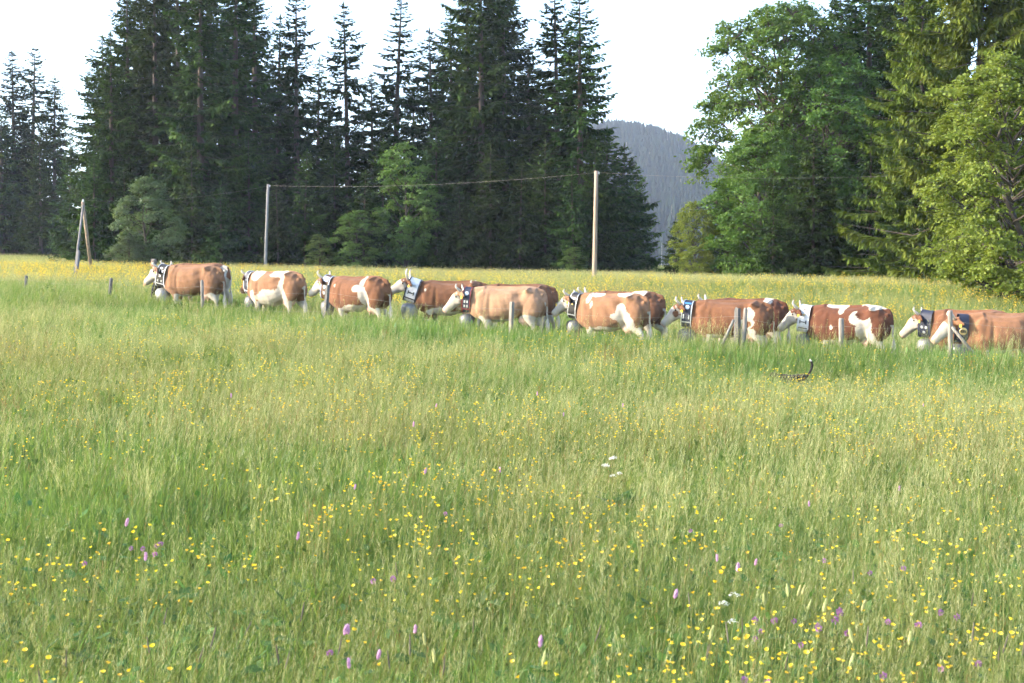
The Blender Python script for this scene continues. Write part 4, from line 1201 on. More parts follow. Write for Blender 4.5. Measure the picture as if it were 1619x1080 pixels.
def hidden_parts(o, turn, horns, seed, tail_w, coat):
    r = random.Random(seed)
    if horns > 0:
        k = horns
        for s in (-1, 1):
            b = MB()
            P = [turn((-1.13, s * 0.07, 1.385)), turn((-1.145, s * 0.15 , 1.42)), turn((-1.175, s * 0.215, 1.45 + 0.03 * k)), turn((-1.20, s * 0.235, 1.47 + 0.08 * k)), turn((-1.185, s * 0.215, 1.47 + 0.15 * k)), turn((-1.165, s * 0.19, 1.47 + 0.19 * k))]
            b.tube(P[:5], [0.036, 0.034, 0.029, 0.023, 0.014], 8, 0); b.tube(P[4:], [0.014, 0.004], 8, 1)
            b.build('horn', [M['horn'], M['horn_tip']], o, True)
    for s in (-1, 1):
        b = bmesh.new()
        bmesh.ops.create_icosphere(b, subdivisions=2, radius=0.021, matrix=Matrix.Translation(turn((-1.265, s * 0.132, 1.285))))
        me = bpy.data.meshes.new('eye'); b.to_mesh(me); b.free(); me.materials.append(M['eye'])
        link('eye', me, o)
        b = MB()
        q = turn((-1.06, s * 0.285, 1.245)); q2 = turn((-1.07, s * 0.30, 1.245))
        ax = (q2 - q).normalized(); u = Vector((0, 0, 1)); sd = ax.cross(u).normalized()
        b.add([q2 + sd * 0.026 + u * 0.03, q2 - sd * 0.026 + u * 0.03, q2 - sd * 0.03 - u * 0.03, q2 + sd * 0.03 - u * 0.03,
               q + sd * 0.026 + u * 0.03, q - sd * 0.026 + u * 0.03, q - sd * 0.03 - u * 0.03, q + sd * 0.03 - u * 0.03],
              [(0, 1, 2, 3), (7, 6, 5, 4), (0, 4, 5, 1), (1, 5, 6, 2), (2, 6, 7, 3), (3, 7, 4, 0)])
        b.build('ear_tag', M['ear_tag'], o)
    # tail tuft of hanging strands
    b = MB()
    for i in range(34):
        a = r.uniform(0, 6.28); d = r.uniform(0.0, 0.028); l = r.uniform(0.22, 0.40)
        p0 = Vector((0.995 + math.cos(a) * d * 0.6, 0.03 + math.sin(a) * d * 0.6, r.uniform(0.60, 0.70)))
        p1 = p0 + Vector((math.cos(a) * 0.035, math.sin(a) * 0.035, -l * 0.5)); p2 = p0 + Vector((math.cos(a) * 0.012 + 0.02, math.sin(a) * 0.02, -l))
        b.tube([p0, p1, p2], [0.008, 0.010, 0.002], 4, 0, False)
    b.build('tail_tuft', M['hair_white'], o, True)

# ------------------------------------------------------------------ ceremonial bells: collar strap and big sheet steel bell
def make_bell(cow, turn, label, strap='navy', edge='white_leather', steel='steel', width=0.22, flare=1.2, decor=(), size=1.0, drop=0.0, plain=False):
    o = empty('cow_bell', cow.location, cow.rotation_euler.z, cow.scale.x)
    tag(o, label, 'bell', 'big bells worn by the cows')
    top = turn((-0.93, 0, 1.46), 0.8); bot = turn((-1.055, 0, 0.87 - drop), 0.8)
    c = (top + bot) / 2; ua = (top - bot) / 2
    up = ua.normalized()
    latv = (turn((-1.0, 1, 1.2), 0.8) - turn((-1.0, 0, 1.2), 0.8)).normalized()
    na = latv.cross(up).normalized()          # along the neck
    if na.x > 0: na = -na
    b_ = 0.185
    N = 40
    def ring(th, off=0.0):
        ct, st = math.cos(th), math.sin(th)
        a_ = ua.length + off
        bb = b_ + off
        hh = math.copysign(abs(ct) ** 0.8, ct); ss = math.copysign(abs(st) ** 0.62, st)
        taper = 1.0 if ct > 0 else 1.0 - 0.12 * abs(ct)
        return c + up * (hh * a_) + latv * (ss * bb * taper)
    def wid(th): return width * (1 + (flare - 1) * (0.5 - 0.5 * math.cos(th)))
    def band(w0, w1, off, thick, mat, nm, ths=None):
        """strip of the strap between relative widths w0..w1 (-.5...5)"""
        b = MB()
        full = ths is None
        T_ = [2 * math.pi * i / N for i in range(N)] if full else ths
        V = []
        for th in T_:
            pi = ring(th, off); po = ring(th, off + thick); w = wid(th)
            V += [pi + na * w * w0, pi + na * w * w1, po + na * w * w1, po + na * w * w0]
        Fs = []; n_ = len(T_)
        for i in range(n_ if full else n_ - 1):
            j = (i + 1) % n_
            for k in range(4):
                k2 = (k + 1) % 4
                Fs.append((i * 4 + k, i * 4 + k2, j * 4 + k2, j * 4 + k))
        if not full:
            Fs += [(3, 2, 1, 0), tuple((n_ - 1) * 4 + k for k in range(4))]
        b.add(V, Fs)
        return b.build(nm, M[mat], o, False)
    band(-0.5, 0.5, 0.0, 0.012, strap, 'strap')
    if not plain:
        band(-0.5, -0.41, 0.012, 0.006, edge, 'edging'); band(0.41, 0.5, 0.012, 0.006, edge, 'edging')
    def spot(th, wr, off=0.013):
        q = ring(th, off); q2 = ring(th + 0.05, off); t = (q2 - q).normalized()
        w = wid(th); nrm = na.cross(t).normalized()
        if nrm.dot(q - c) < 0: nrm = -nrm
        return q + na * w * wr, na, t, nrm
    for d in decor:
        kind, thd, wr, sz, mat = d[:5]
        for sgn in (-1, 1):
            p_, a_, t_, n_ = spot(sgn * R(thd), wr)
            b = MB()
            if kind == 'disc':
                k_ = 12; V = [p_ + (a_ * math.cos(6.283 * i / k_) + t_ * math.sin(6.283 * i / k_)) * sz for i in range(k_)]
                V2 = [v + n_ * 0.008 - (v - p_) * 0.15 for v in V]
                b.add(V + V2, [(i, (i + 1) % k_, k_ + (i + 1) % k_, k_ + i) for i in range(k_)] + [tuple(range(k_, 2 * k_)), tuple(range(k_ - 1, -1, -1))])
                b.build('medallion', M[mat], o)
            else:       # plate: half sizes sz=(along neck, along strap)
                V = [p_ + a_ * (sx * sz[0]) + t_ * (sy * sz[1]) for sx, sy in ((-1, -1), (1, -1), (1, 1), (-1, 1))]
                V2 = [v + n_ * 0.008 for v in V]
                b.add(V + V2, [(3, 2, 1, 0), (4, 5, 6, 7), (0, 1, 5, 4), (1, 2, 6, 5), (2, 3, 7, 6), (3, 0, 4, 7)])
                b.build({'bar': 'edging', 'plate': 'ornament', 'ring': 'buckle'}[kind], M[mat], o)
    # bell: bucket shape, widest near the shoulder, hanging from a loop under the strap
    q = bot - up * 0.01
    hz = Vector((q.x, q.y, q.z))
    s = size * 1.14
    bb = MB()
    prof = [(0.02, 0.0), (0.10, -0.012), (0.158, -0.045), (0.182, -0.11), (0.180, -0.20), (0.165, -0.29), (0.150, -0.345), (0.143, -0.345), (0.158, -0.28), (0.170, -0.20), (0.165, -0.11), (0.09, -0.03), (0.02, -0.012)]
    bb.lathe([(r * s, z * s) for r, z in prof], 24, 0, 1.0, 0.78, cap=False)
    body = bb.build('bell_body', M[steel], o, True, hz - Vector((0, 0, 0.025)))
    b2 = MB()
    P = [(0.152 * s * math.cos(6.283 * i / 24), 0.152 * 0.78 * s * math.sin(6.283 * i / 24), -0.34 * s) for i in range(25)]
    b2.tube(P, 0.008, 6, 0, False)
    b2.build('rim', M[steel], body, True)
    b3 = MB()
    b3.tube([(0, 0, -0.02), (0.02, 0, -0.26 * s)], 0.008, 6); b3.lathe([(0.0, -0.05), (0.03, -0.03), (0.035, 0), (0.02, 0.03), (0.0, 0.04)], 10, at=(0.02, 0, -0.30 * s))
    b3.build('clapper', M['steel'], body, True)
    b4 = MB()
    P = [(0.055 * math.cos(a) , 0, 0.045 * math.sin(a) - 0.01) for a in np.linspace(0, math.pi, 9)]
    b4.tube(P, 0.011, 6)
    b4.build('hanger', M['steel'], body, True)
    return o

BR = (0.162, 0.077, 0.043); RB = (0.112, 0.046, 0.027); TAN = (0.228, 0.122, 0.070); CAR = (0.32, 0.195, 0.122); ORA = (0.26, 0.130, 0.072)
LONG = 2.55
def stand(nose, rump, D):
    """where the cow's origin stands, and its heading, so that it spans the given image columns"""
    best = None
    for a in np.linspace(0, R(48), 97):
        for ox in np.linspace((nose - 809.5) / F * D, (rump - 809.5) / F * D, 61):
            pn = 809.5 + F * (ox - 1.60 * math.cos(a)) / (D + 1.60 * math.sin(a))
            pr = 809.5 + F * (ox + 0.97 * math.cos(a) + 0.10 * math.sin(a)) / (D - 0.97 * math.sin(a))
            e = (pn - nose) ** 2 + (pr - rump) ** 2
            if best is None or e < best[0]: best = (e, ox, a)
    return (best[1], D), best[2]

HB = [  # label, nose px, rump px, D, angle, coat, patches, kwargs, bell
 ('leading cow with plain tan coat and white face, before the grey green bush', 233, 356, 38.8, 30, TAN, [], dict(seed=1, gait=0.1, nod=0.0, legs_white=0.55, horns=0.45),
   dict(label='shiny white steel bell on black and white checked strap of the leading cow', strap='black_leather', edge='white_leather', steel='steel_bright', width=0.26, flare=1.3, size=1.08,
        decor=[('plate', 70, -0.2, (0.022, 0.03), 'tin'), ('plate', 70, 0.2, (0.022, 0.03), 'tin'), ('plate', 90, 0.0, (0.022, 0.03), 'tin'), ('plate', 110, -0.2, (0.022, 0.03), 'tin'), ('plate', 110, 0.2, (0.022, 0.03), 'tin'), ('bar', 128, 0.0, (0.12, 0.012), 'white_leather'), ('plate', 52, 0.0, (0.03, 0.025), 'tin')])),
 ('second cow in line, tan and white piebald with large white belly', 368, 483, 37.3, 34, TAN,
   [('w', -0.52, 1.36, 0.22, 0.15), ('w', -0.62, 0.72, 0.12, 0.25), ('w', 0.22, 1.40, 0.28, 0.13), ('w', 0.46, 1.12, 0.11, 0.34), ('w', 0.15, 0.74, 0.60, 0.26), ('w', 0.55, 0.60, 0.20, 0.35), ('b', 0.18, 1.12, 0.17, 0.16), ('b', 0.75, 1.05, 0.22, 0.42)],
   dict(seed=2, gait=0.45, yaw=0.35, nod=-0.05, face='dark', horns=0.4), dict(label='steel bell on dark leather strap of the piebald second cow', strap='navy', edge='white_leather', width=0.20, decor=[('disc', 80, 0.0, 0.035, 'tin'), ('bar', 125, 0, (0.09, 0.012), 'white_leather')])),
 ('third cow in line, brown with a white band before the hip', 493, 618, 35.9, 31, BR,
   [('w', 0.30, 1.30, 0.07, 0.15), ('w', 0.20, 1.14, 0.15, 0.09), ('w', 0.36, 0.98, 0.10, 0.22), ('w', 0.46, 0.72, 0.11, 0.35), ('w', -0.60, 1.22, 0.035, 0.035), ('w', 0.05, 0.64, 0.4, 0.09)],
   dict(seed=3, gait=0.2, horns=0.85, nod=0.02), dict(label='grey bell on lavender topped leather strap of the third cow', strap='brown_leather', edge='lavender', steel='steel', width=0.24, size=0.95,
        decor=[('plate', 50, 0.0, (0.075, 0.07), 'lavender'), ('disc', 88, 0.0, 0.05, 'tin'), ('disc', 112, 0.0, 0.045, 'tin')])),
 ('dark brown cow with tall white horns, half hidden by the caramel cow', 617, 775, 36.2, 16, BR, [('w', -0.3, 0.66, 0.3, 0.10), ('w', -0.64, 1.22, 0.03, 0.03)], dict(seed=4, gait=0.7, nod=0.16, horns=1.35),
   dict(label='white steel bell on wide white strap with blue border of the horned brown cow', strap='white_leather', edge='navy', steel='steel_bright', width=0.30, flare=1.15, size=1.05,
        decor=[('plate', 100, -0.22, (0.012, 0.045), 'black_leather'), ('plate', 100, 0.22, (0.012, 0.045), 'black_leather'), ('plate', 100, 0.0, (0.06, 0.012), 'black_leather'), ('disc', 62, 0.0, 0.05, 'tin'), ('bar', 130, 0.0, (0.15, 0.012), 'navy')])),
 ('pale caramel cow without patches in the middle of the line', 703, 864, 34.2, 12, CAR, [('w', 0.55, 0.62, 0.25, 0.18), ('w', -0.6, 0.62, 0.12, 0.12)], dict(seed=5, gait=0.3, nod=-0.13, horns=0.75),
   dict(label='grey bell on dark strap with red border and tin medallions of the caramel cow', strap='navy', edge='red_leather', width=0.20, flare=1.1,
        decor=[('disc', 66, 0.0, 0.055, 'tin'), ('plate', 95, -0.16, (0.018, 0.03), 'tin'), ('plate', 95, 0.16, (0.018, 0.03), 'tin'), ('plate', 113, -0.16, (0.02, 0.03), 'tin'), ('plate', 113, 0.16, (0.02, 0.03), 'tin'), ('bar', 130, 0.0, (0.095, 0.012), 'red_leather')])),
 ('brown rump of a cow walking behind the caramel cow', 724, 881, 36.0, 14, BR, [], dict(seed=6, gait=0.6, horns=0.6), None),
 ('tan cow with white patch running down its hind leg, behind the caramel cow', 877, 1029, 33.2, 20, TAN,
   [('w', -0.52, 1.34, 0.06, 0.14), ('w', -0.32, 1.43, 0.14, 0.07), ('w', -0.42, 1.18, 0.035, 0.10), ('w', 0.38, 1.44, 0.22, 0.08), ('w', 0.40, 1.02, 0.13, 0.20), ('w', 0.30, 0.92, 0.16, 0.10), ('w', 0.50, 0.70, 0.22, 0.32)],
   dict(seed=7, gait=0.05, nod=-0.02, horns=0.6, legs_white=0.6), dict(label='dull grey bell on black and white edged strap of the tan cow with white thigh', strap='black_leather', edge='tin', width=0.20, decor=[('plate', 60, 0.0, (0.05, 0.02), 'tin'), ('disc', 85, 0.0, 0.025, 'brass'), ('bar', 128, 0, (0.09, 0.012), 'tin')])),
 ('brown rump with white back patch behind the cow with the white thigh', 896, 1054, 35.0, 16, BR, [('w', 0.35, 1.40, 0.2, 0.12)], dict(seed=8, gait=0.4, horns=0.6), None),
 ('brown cow with brown cheek spot and a blue striped strap', 1049, 1226, 32.4, 4, BR, [('w', 0.50, 1.14, 0.12, 0.14), ('w', 0.44, 0.92, 0.16, 0.13), ('b', 0.44, 0.90, 0.10, 0.07), ('w', 0.40, 0.72, 0.25, 0.10)],
   dict(seed=9, gait=0.25, nod=-0.10, horns=0.8, eye_patch=True, legs_white=0.58), dict(label='large grey bell on navy strap with light blue stripe of the brown cow', strap='navy', edge='tin', width=0.22, size=1.05,
        decor=[('plate', 44, 0.0, (0.08, 0.018), 'blue'), ('disc', 66, 0.0, 0.055, 'tin'), ('plate', 98, -0.26, (0.014, 0.05), 'tin'), ('plate', 98, 0.26, (0.014, 0.05), 'tin'), ('bar', 122, 0.0, (0.10, 0.014), 'tin')])),
 ('brown and white rump seen past the cow with the cheek spot', 1085, 1249, 34.2, 8, RB, [('w', 0.52, 1.15, 0.13, 0.5)], dict(seed=10, gait=0.8, horns=0.6), None),
 ('red brown cow with broad white band across loin and flank', 1234, 1414, 31.8, 2, RB,
   [('w', -0.22, 1.44, 0.26, 0.075), ('w', -0.10, 1.36, 0.07, 0.12), ('w', 0.62, 1.44, 0.32, 0.11), ('w', 0.28, 1.16, 0.16, 0.16), ('w', 0.42, 0.92, 0.17, 0.30), ('w', 0.52, 0.6, 0.17, 0.3), ('b', 0.40, 1.28, 0.15, 0.16), ('w', -0.3, 0.95, 0.04, 0.05)],
   dict(seed=11, gait=0.15, nod=-0.08, horns=0.9, legs_white=0.62), dict(label='bell on silvery white strap with black fittings of the red brown cow', strap='white_leather', edge='white_leather', steel='steel', width=0.24, size=0.9,
        decor=[('disc', 55, 0.0, 0.022, 'black_leather'), ('plate', 78, 0.0, (0.03, 0.022), 'brass'), ('plate', 100, -0.26, (0.012, 0.04), 'black_leather'), ('plate', 100, 0.26, (0.012, 0.04), 'black_leather'), ('plate', 100, 0.0, (0.05, 0.010), 'black_leather'), ('bar', 128, 0.0, (0.10, 0.010), 'black_leather')])),
 ('brown cow with white face beside the hindmost orange tan cow', 1426, 1606, 31.9, 2, BR, [], dict(seed=12, gait=0.55, nod=-0.12, horns=0.75), dict(label='bell on broad navy strap with tin discs of the cow beside the hindmost one', strap='navy', edge='navy', width=0.28, steel='steel_bright', flare=1.1,
        decor=[('disc', 100, -0.15, 0.035, 'tin'), ('disc', 100, 0.18, 0.035, 'tin'), ('disc', 122, 0.0, 0.035, 'tin')])),
 ('hindmost orange tan cow cut by the right picture edge', 1475, 1668, 30.9, 0, ORA, [], dict(seed=13, gait=0.35, nod=-0.16, horns=0.7), dict(label='bell on plain navy strap with oval brass buckle of the hindmost cow', strap='navy', edge='navy', width=0.20, plain=True,
        decor=[('disc', 98, 0.0, 0.085, 'brass'), ('plate', 98, 0.0, (0.07, 0.028), 'navy')])),
 ('white tailed rump hidden beside the leading cow', 245, 366, 39.9, 27, BR, [('w', 0.85, 0.9, 0.12, 0.6)], dict(seed=14, gait=0.6, horns=0.5), None),
]
cows = {}
for i, (lab, n0, n1, D, ang, coat, pat, kw, bell) in enumerate(HB):
    # turn the heading until the cow spans the measured columns
    pos, ang = stand(n0, n1, D)
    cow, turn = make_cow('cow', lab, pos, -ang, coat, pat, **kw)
    cows[i] = (cow, turn)
    if bell: make_bell(cow, turn, **bell)

# ------------------------------------------------------------------ pasture fence in front of the cows
fence = empty('pasture_fence', (0, 32.5, gz(0, 32.5)))
tag(fence, 'low pasture fence of weathered posts and thin wire in front of the cows', 'fence')
fo = Vector(fence.location)
def post(px, top, D, mat, r=0.055, lean=0.0, square=False, label=None, jag=0):
    g = at(px, D); zt_ = zpx(top, D)
    b = MB(); h = zt_ - g.z
    n_ = 4 if square else 9
    rr = random.Random(int(px))
    pts = []; rad = []
    for t in (-0.3 / h, 0, 0.3, 0.65, 0.97, 1.0):
        rs = 0.84
        pts.append((lean * t + 0.006 * rr.uniform(-1, 1), 0.006 * rr.uniform(-1, 1), h * t)); rad.append(rs * r * (1.12 - 0.14 * max(0, t)) * rr.uniform(0.96, 1.04) * (0.82 if t == 1.0 else 1))
    b.tube(pts, rad, n_)
    o = b.build('post', mat, fence, not square, (g - fo))
    if label: o['label'] = label
    return Vector((g.x + lean, g.y, zt_)), g
tops = []
for px, top, D, m, r, lean, sq, lab in (
    (172, 440, 40.6, 'post_dark', 0.06, 0.08, False, None), (320, 443, 37.4, 'post', 0.05, 0.0, False, 'thin pale post before the leading cow'),
    (512, 451, 34.8, 'post_dark', 0.065, 0.10, True, 'grey split plank post before the third cow'), (807, 477, 32.6, 'post', 0.065, 0.03, True, None),
    (1165, 487, 31.25, 'post_dark', 0.085, 0.02, True, 'broad dark split post'), (1172, 487, 31.0, 'post', 0.055, 0.10, False, 'pale round post leaning beside the dark one'),
    (1330, 503, 30.6, 'post', 0.066, 0.0, False, 'thick pale round post before the red brown cow'), (1504, 491, 30.0, 'post', 0.06, -0.03, False, 'end post with slanting brace'),
    (1720, 500, 29.3, 'post', 0.06, 0.0, False, None), (40, 436, 43.2, 'post_dark', 0.055, 0.05, False, None), (-120, 430, 47.0, 'post_dark', 0.055, 0.05, False, None)):
    tops.append((px, post(px, top, D, M[m], r, lean, sq, lab)))
tops.sort(key=lambda v: v[0])
for px0, y0, px1, y1, D in ((1505, 517, 1534, 552, 29.95), (1160, 506, 1146, 536, 31.0)):
    a = Vector(((px0 - 809.5) / F * D, D, zpx(y0, D))); b_ = Vector(((px1 - 809.5) / F * (D - 0.1), D - 0.1, zpx(y1, D - 0.1)))
    b = MB(); dv = (b_ - a)
    b.tube([a - fo, a + dv * 0.5 - fo, a + dv * 1.4 - fo], [0.030, 0.033, 0.035], 8)
    b.build('brace', M['post'], fence, True)
for f, nm in ((0.86, 'wire'), (0.48, 'wire')):
    b = MB()
    pts = []
    seq = [(t, g) for px, (t, g) in tops if px != 1172]
    for (t0, g0), (t1, g1) in zip(seq[:-1], seq[1:]):
        a = g0.lerp(t0, f) + Vector((0, -0.07, 0)); c = g1.lerp(t1, f) + Vector((0, -0.07, 0))
        for k in range(6):
            u = k / 6; v = a.lerp(c, u); v.z -= 0.10 * 4 * u * (1 - u); pts.append(v - fo)
    pts.append(c - fo)
    b.tube(pts, 0.0020, 4); b.build(nm, M['cable'], fence)

# ------------------------------------------------------------------ power line poles
def pole(px0, px1, top, D, mat, r, label):
    g = at(px0, D); z1 = zpx(top, D)
    tip = Vector(((px1 - 809.5) / F * D, D, z1))
    o = empty('utility_pole', g); tag(o, label, 'pole', 'poles of the line')
    b = MB(); v = tip - g
    b.tube([v * -0.06, v * 0.0, v * 0.35, v * 0.7, v * 1.0], [r * 1.05, r, r * 0.92, r * 0.84, r * 0.76], 12)
    b.build('shaft', mat, o, True)
    b = MB(); b.lathe([(0.0, 0), (0.045, 0.0), (0.05, 0.03), (0.03, 0.05), (0.05, 0.07), (0.04, 0.11), (0.0, 0.125)], 10, at=(v.x + r * 0.95, v.y - 0.02, v.z - 0.16))
    b.build('insulator', M['ceramic'], o, True)
    b = MB(); b.tube([(v.x, v.y - 0.02, v.z - 0.20), (v.x + r * 0.95, v.y - 0.02, v.z - 0.20), (v.x + r * 0.95, v.y - 0.02, v.z - 0.15)], 0.012, 6)
    b.build('bracket', M['steel'], o, True)
    return tip + Vector((r * 0.95, -0.02, -0.08))
w1 = pole(419.5, 425, 292, 88, M['pole_grey'], 0.105, 'thin grey wooden pole before the dark wood behind the second cow')
w2 = pole(939.5, 942.5, 271, 70, M['pole'], 0.125, 'tall pale bare wooden pole at the end of the dark wood')
# trestle pole
g = at(146, 72); tipv = Vector(((133 - 809.5) / F * 70, 70, zpx(325, 70)))
o = empty('trestle_pole', g); tag(o, 'two legged wooden pole trestle at the open side of the dark wood', 'pole', 'poles of the line')
b = MB(); v = tipv - g; b.tube([v * -0.08, v * 0.5, v * 1.04], [0.09, 0.085, 0.075], 10); b.build('leg', M['pole'], o, True)
g2 = at(117, 61); v2 = g2 - g
b = MB(); b.tube([v2 + (v2 - v) * 0.05, v2.lerp(v, 0.5), v2.lerp(v, 1.04)], [0.062, 0.058, 0.055], 10); b.build('leg', M['post_dark'], o, True)
b = MB(); e0 = v2 + (v2 - v) * 0.05 + Vector((0.10, -0.05, 0)); b.tube([e0, e0.lerp(v, 0.40)], [0.085, 0.08], 10); b.build('stub_foot', M['post_dark'], o, True)
b = MB(); e0 = v * -0.08 + Vector((0.11, -0.1, 0)); b.tube([e0, e0.lerp(v, 0.16)], [0.12, 0.11], 10); b.build('stub_foot', M['post'], o, True)
b = MB(); b.lathe([(0.0, 0), (0.05, 0.0), (0.055, 0.04), (0.03, 0.06), (0.05, 0.08), (0.0, 0.14)], 10, at=(v.x, v.y, v.z + 0.17)); b.build('insulator', M['ceramic'], o, True)
b = MB(); b.tube([v * 1.0 + Vector((-0.12, 0, -0.05)), v * 1.0 + Vector((0.14, 0, -0.05))], 0.02, 6); b.build('bolt', M['steel'], o, True)
w0 = tipv + Vector((0, 0, 0.22))
w3 = Vector(((1530 - 809.5) / F * 68, 68, zpx(272, 68)))
pw = tag(empty('power_line', w2), 'single thin overhead wire strung from pole to pole', 'cable')
for a, c in ((w0, w1), (w1, w2), (w2, w3)):
    b = MB(); pts = []
    for k in range(13):
        u = k / 12; q_ = a.lerp(c, u); q_.z -= 0.30 * 4 * u * (1 - u); pts.append(q_ - w2)
    b.tube(pts, 0.0045, 5); b.build('wire_span', M['cable'], pw, True)

# ------------------------------------------------------------------ person leading the first cow
def make_person(px, D, label):
    bm = bmesh.new()
    V_ = Vector
    # legs mid stride (walking to -X), s: -1 near side
    for s, sw in ((-1, -0.20), (1, 0.22)):
        kb = 0.10 if sw > 0 else 0.03
        J = [((0.0, s * 0.085, 0.90), 0.088, 0.095), ((sw * 0.28 - 0.02, s * 0.09, 0.72), 0.082, 0.088), ((sw * 0.55 - kb, s * 0.09, 0.48), 0.058, 0.062), ((sw * 0.8 - kb * 0.3, s * 0.088, 0.34), 0.056, 0.060), ((sw * 1.15, s * 0.085, 0.10), 0.038, 0.044), ((sw * 1.15 + 0.02, s * 0.085, 0.045), 0.042, 0.05)]
        loft_into(bm, [j[0] for j in J], [j[1] for j in J], [j[2] for j in J], n=10, pw=2)
        fx = sw * 1.15
        loft_into(bm, [(fx + 0.06, s * 0.085, 0.045), (fx - 0.04, s * 0.086, 0.045), (fx - 0.13, s * 0.088, 0.032), (fx - 0.19, s * 0.09, 0.022)], [0.034, 0.04, 0.045, 0.025], [0.04, 0.042, 0.030, 0.018], n=10, pw=2.4)
    TR = [((0.0, 0, 0.86), 0.155, 0.105), ((0.0, 0, 0.96), 0.160, 0.110), ((-0.025, 0, 1.06), 0.140, 0.100), ((-0.055, 0, 1.18), 0.155, 0.110), ((-0.085, 0, 1.28), 0.175, 0.105), ((-0.10, 0, 1.345), 0.150, 0.075), ((-0.115, 0, 1.38), 0.065, 0.058), ((-0.14, 0, 1.45), 0.052, 0.055)]
    loft_into(bm, [t[0] for t in TR], [t[1] for t in TR], [t[2] for t in TR], n=14, pw=2.3)
    # head
    H0 = V_((-0.165, 0, 1.555))
    ball_into(bm, H0 + V_((0.015, 0, 0.02)), (0.095, 0.076, 0.098))
    ball_into(bm, H0 + V_((-0.035, 0, -0.045)), (0.060, 0.058, 0.075))
    ball_into(bm, H0 + V_((-0.105, 0, -0.020)), (0.020, 0.013, 0.024))
    ball_into(bm, H0 + V_((-0.075, 0, -0.095)), (0.026, 0.030, 0.022))
    ball_into(bm, H0 + V_((-0.085, 0, -0.062)), (0.016, 0.026, 0.010))
    for s in (-1, 1): ball_into(bm, H0 + V_((0.015, s * 0.076, -0.01)), (0.020, 0.010, 0.030))
    # arms: near arm swings forward with a bent elbow, far arm back
    hands = []
    for s, A in ((-1, [(-0.095, -0.165, 1.315), (-0.10, -0.215, 1.17), (-0.11, -0.235, 1.06), (-0.22, -0.22, 0.98), (-0.32, -0.20, 0.92)]), (1, [(-0.095, 0.165, 1.315), (-0.03, 0.215, 1.18), (0.03, 0.235, 1.06), (0.02, 0.235, 0.93), (0.0, 0.23, 0.82)])):
        loft_into(bm, A, [0.058, 0.047, 0.041, 0.036, 0.026], [0.058, 0.047, 0.041, 0.036, 0.028], (0, 1, 0), n=10, pw=2)
        e = V_(A[-1]); d = (V_(A[-1]) - V_(A[-2])).normalized(); sd = V_((0, 1, 0)); up = sd.cross(d).normalized()
        loft_into(bm, [e, e + d * 0.045, e + d * 0.085], [0.016, 0.018, 0.016], [0.028, 0.040, 0.038], sd, n=8, pw=2.4)
        for k, (o_, l_) in enumerate(((-0.030, 0.060), (-0.010, 0.072), (0.011, 0.068), (0.031, 0.052))):
            f0 = e + d * 0.078 + up * o_
            f1 = f0 + d * l_ * 0.5 - sd * s * 0.010; f2 = f0 + d * l_ * 0.85 - sd * s * 0.034
            loft_into(bm, [f0, f1, f2], [0.0095, 0.009, 0.0075], [0.0095, 0.009, 0.0075], up, n=6, pw=2)
        t0 = e + d * 0.03 - up * 0.030
        loft_into(bm, [t0, t0 + d * 0.030 - up * 0.022, t0 + d * 0.056 - up * 0.026 - sd * s * 0.012], [0.012, 0.011, 0.009], [0.012, 0.011, 0.009], sd, n=6, pw=2)
        hands.append(e)
    me, V = fuse(bm, 0.010, 2)
    c = np.tile(np.array([0.42, 0.46, 0.52]), (len(V), 1))
    c[(V[:, 2] < 0.93) & (np.abs(V[:, 1]) < 0.195)] = [0.030, 0.032, 0.040]
    c[V[:, 2] < 0.085] = [0.05, 0.03, 0.02]
    sk = np.array([0.50, 0.27, 0.19])
    c[V[:, 2] > 1.40] = sk
    for e in hands: c[np.linalg.norm(V - np.array(e + Vector((-0.03, 0, -0.02))), axis=1) < 0.16] = sk
    lip = np.linalg.norm((V - np.array(H0 + V_((-0.09, 0, -0.062)))) / np.array([0.03, 0.028, 0.009]), axis=1) < 1
    c[lip] = [0.38, 0.13, 0.11]
    paint(me, c)
    g = at(px, D)
    o = empty('person', g, R(-25), 0.9); tag(o, label, 'person')
    link('body', me, o)
    bh = bmesh.new()
    ball_into(bh, H0 + V_((0.028, 0, 0.045)), (0.100, 0.085, 0.088))
    ball_into(bh, H0 + V_((0.06, 0, 0.0)), (0.062, 0.074, 0.075))
    ball_into(bh, H0 + V_((-0.035, 0, 0.095)), (0.055, 0.068, 0.040))
    hm_, HV = fuse(bh, 0.011, 2)
    paint(hm_, np.tile(np.array([0.16, 0.145, 0.13]), (len(HV), 1)) * (1 + 0.4 * wob(HV, 4, 60.0)[:, None]))
    link('hair', hm_, o)
    for s in (-1, 1):
        b = bmesh.new(); ball_into(b, H0 + V_((-0.082, s * 0.032, 0.005)), (0.012, 0.014, 0.009)); m_ = bpy.data.meshes.new('eye'); b.to_mesh(m_); b.free(); m_.materials.append(M['eye']); link('eye', m_, o)
    return o
make_person(250, 40.6, 'person with grey hair and light shirt walking beside the leading cow head')

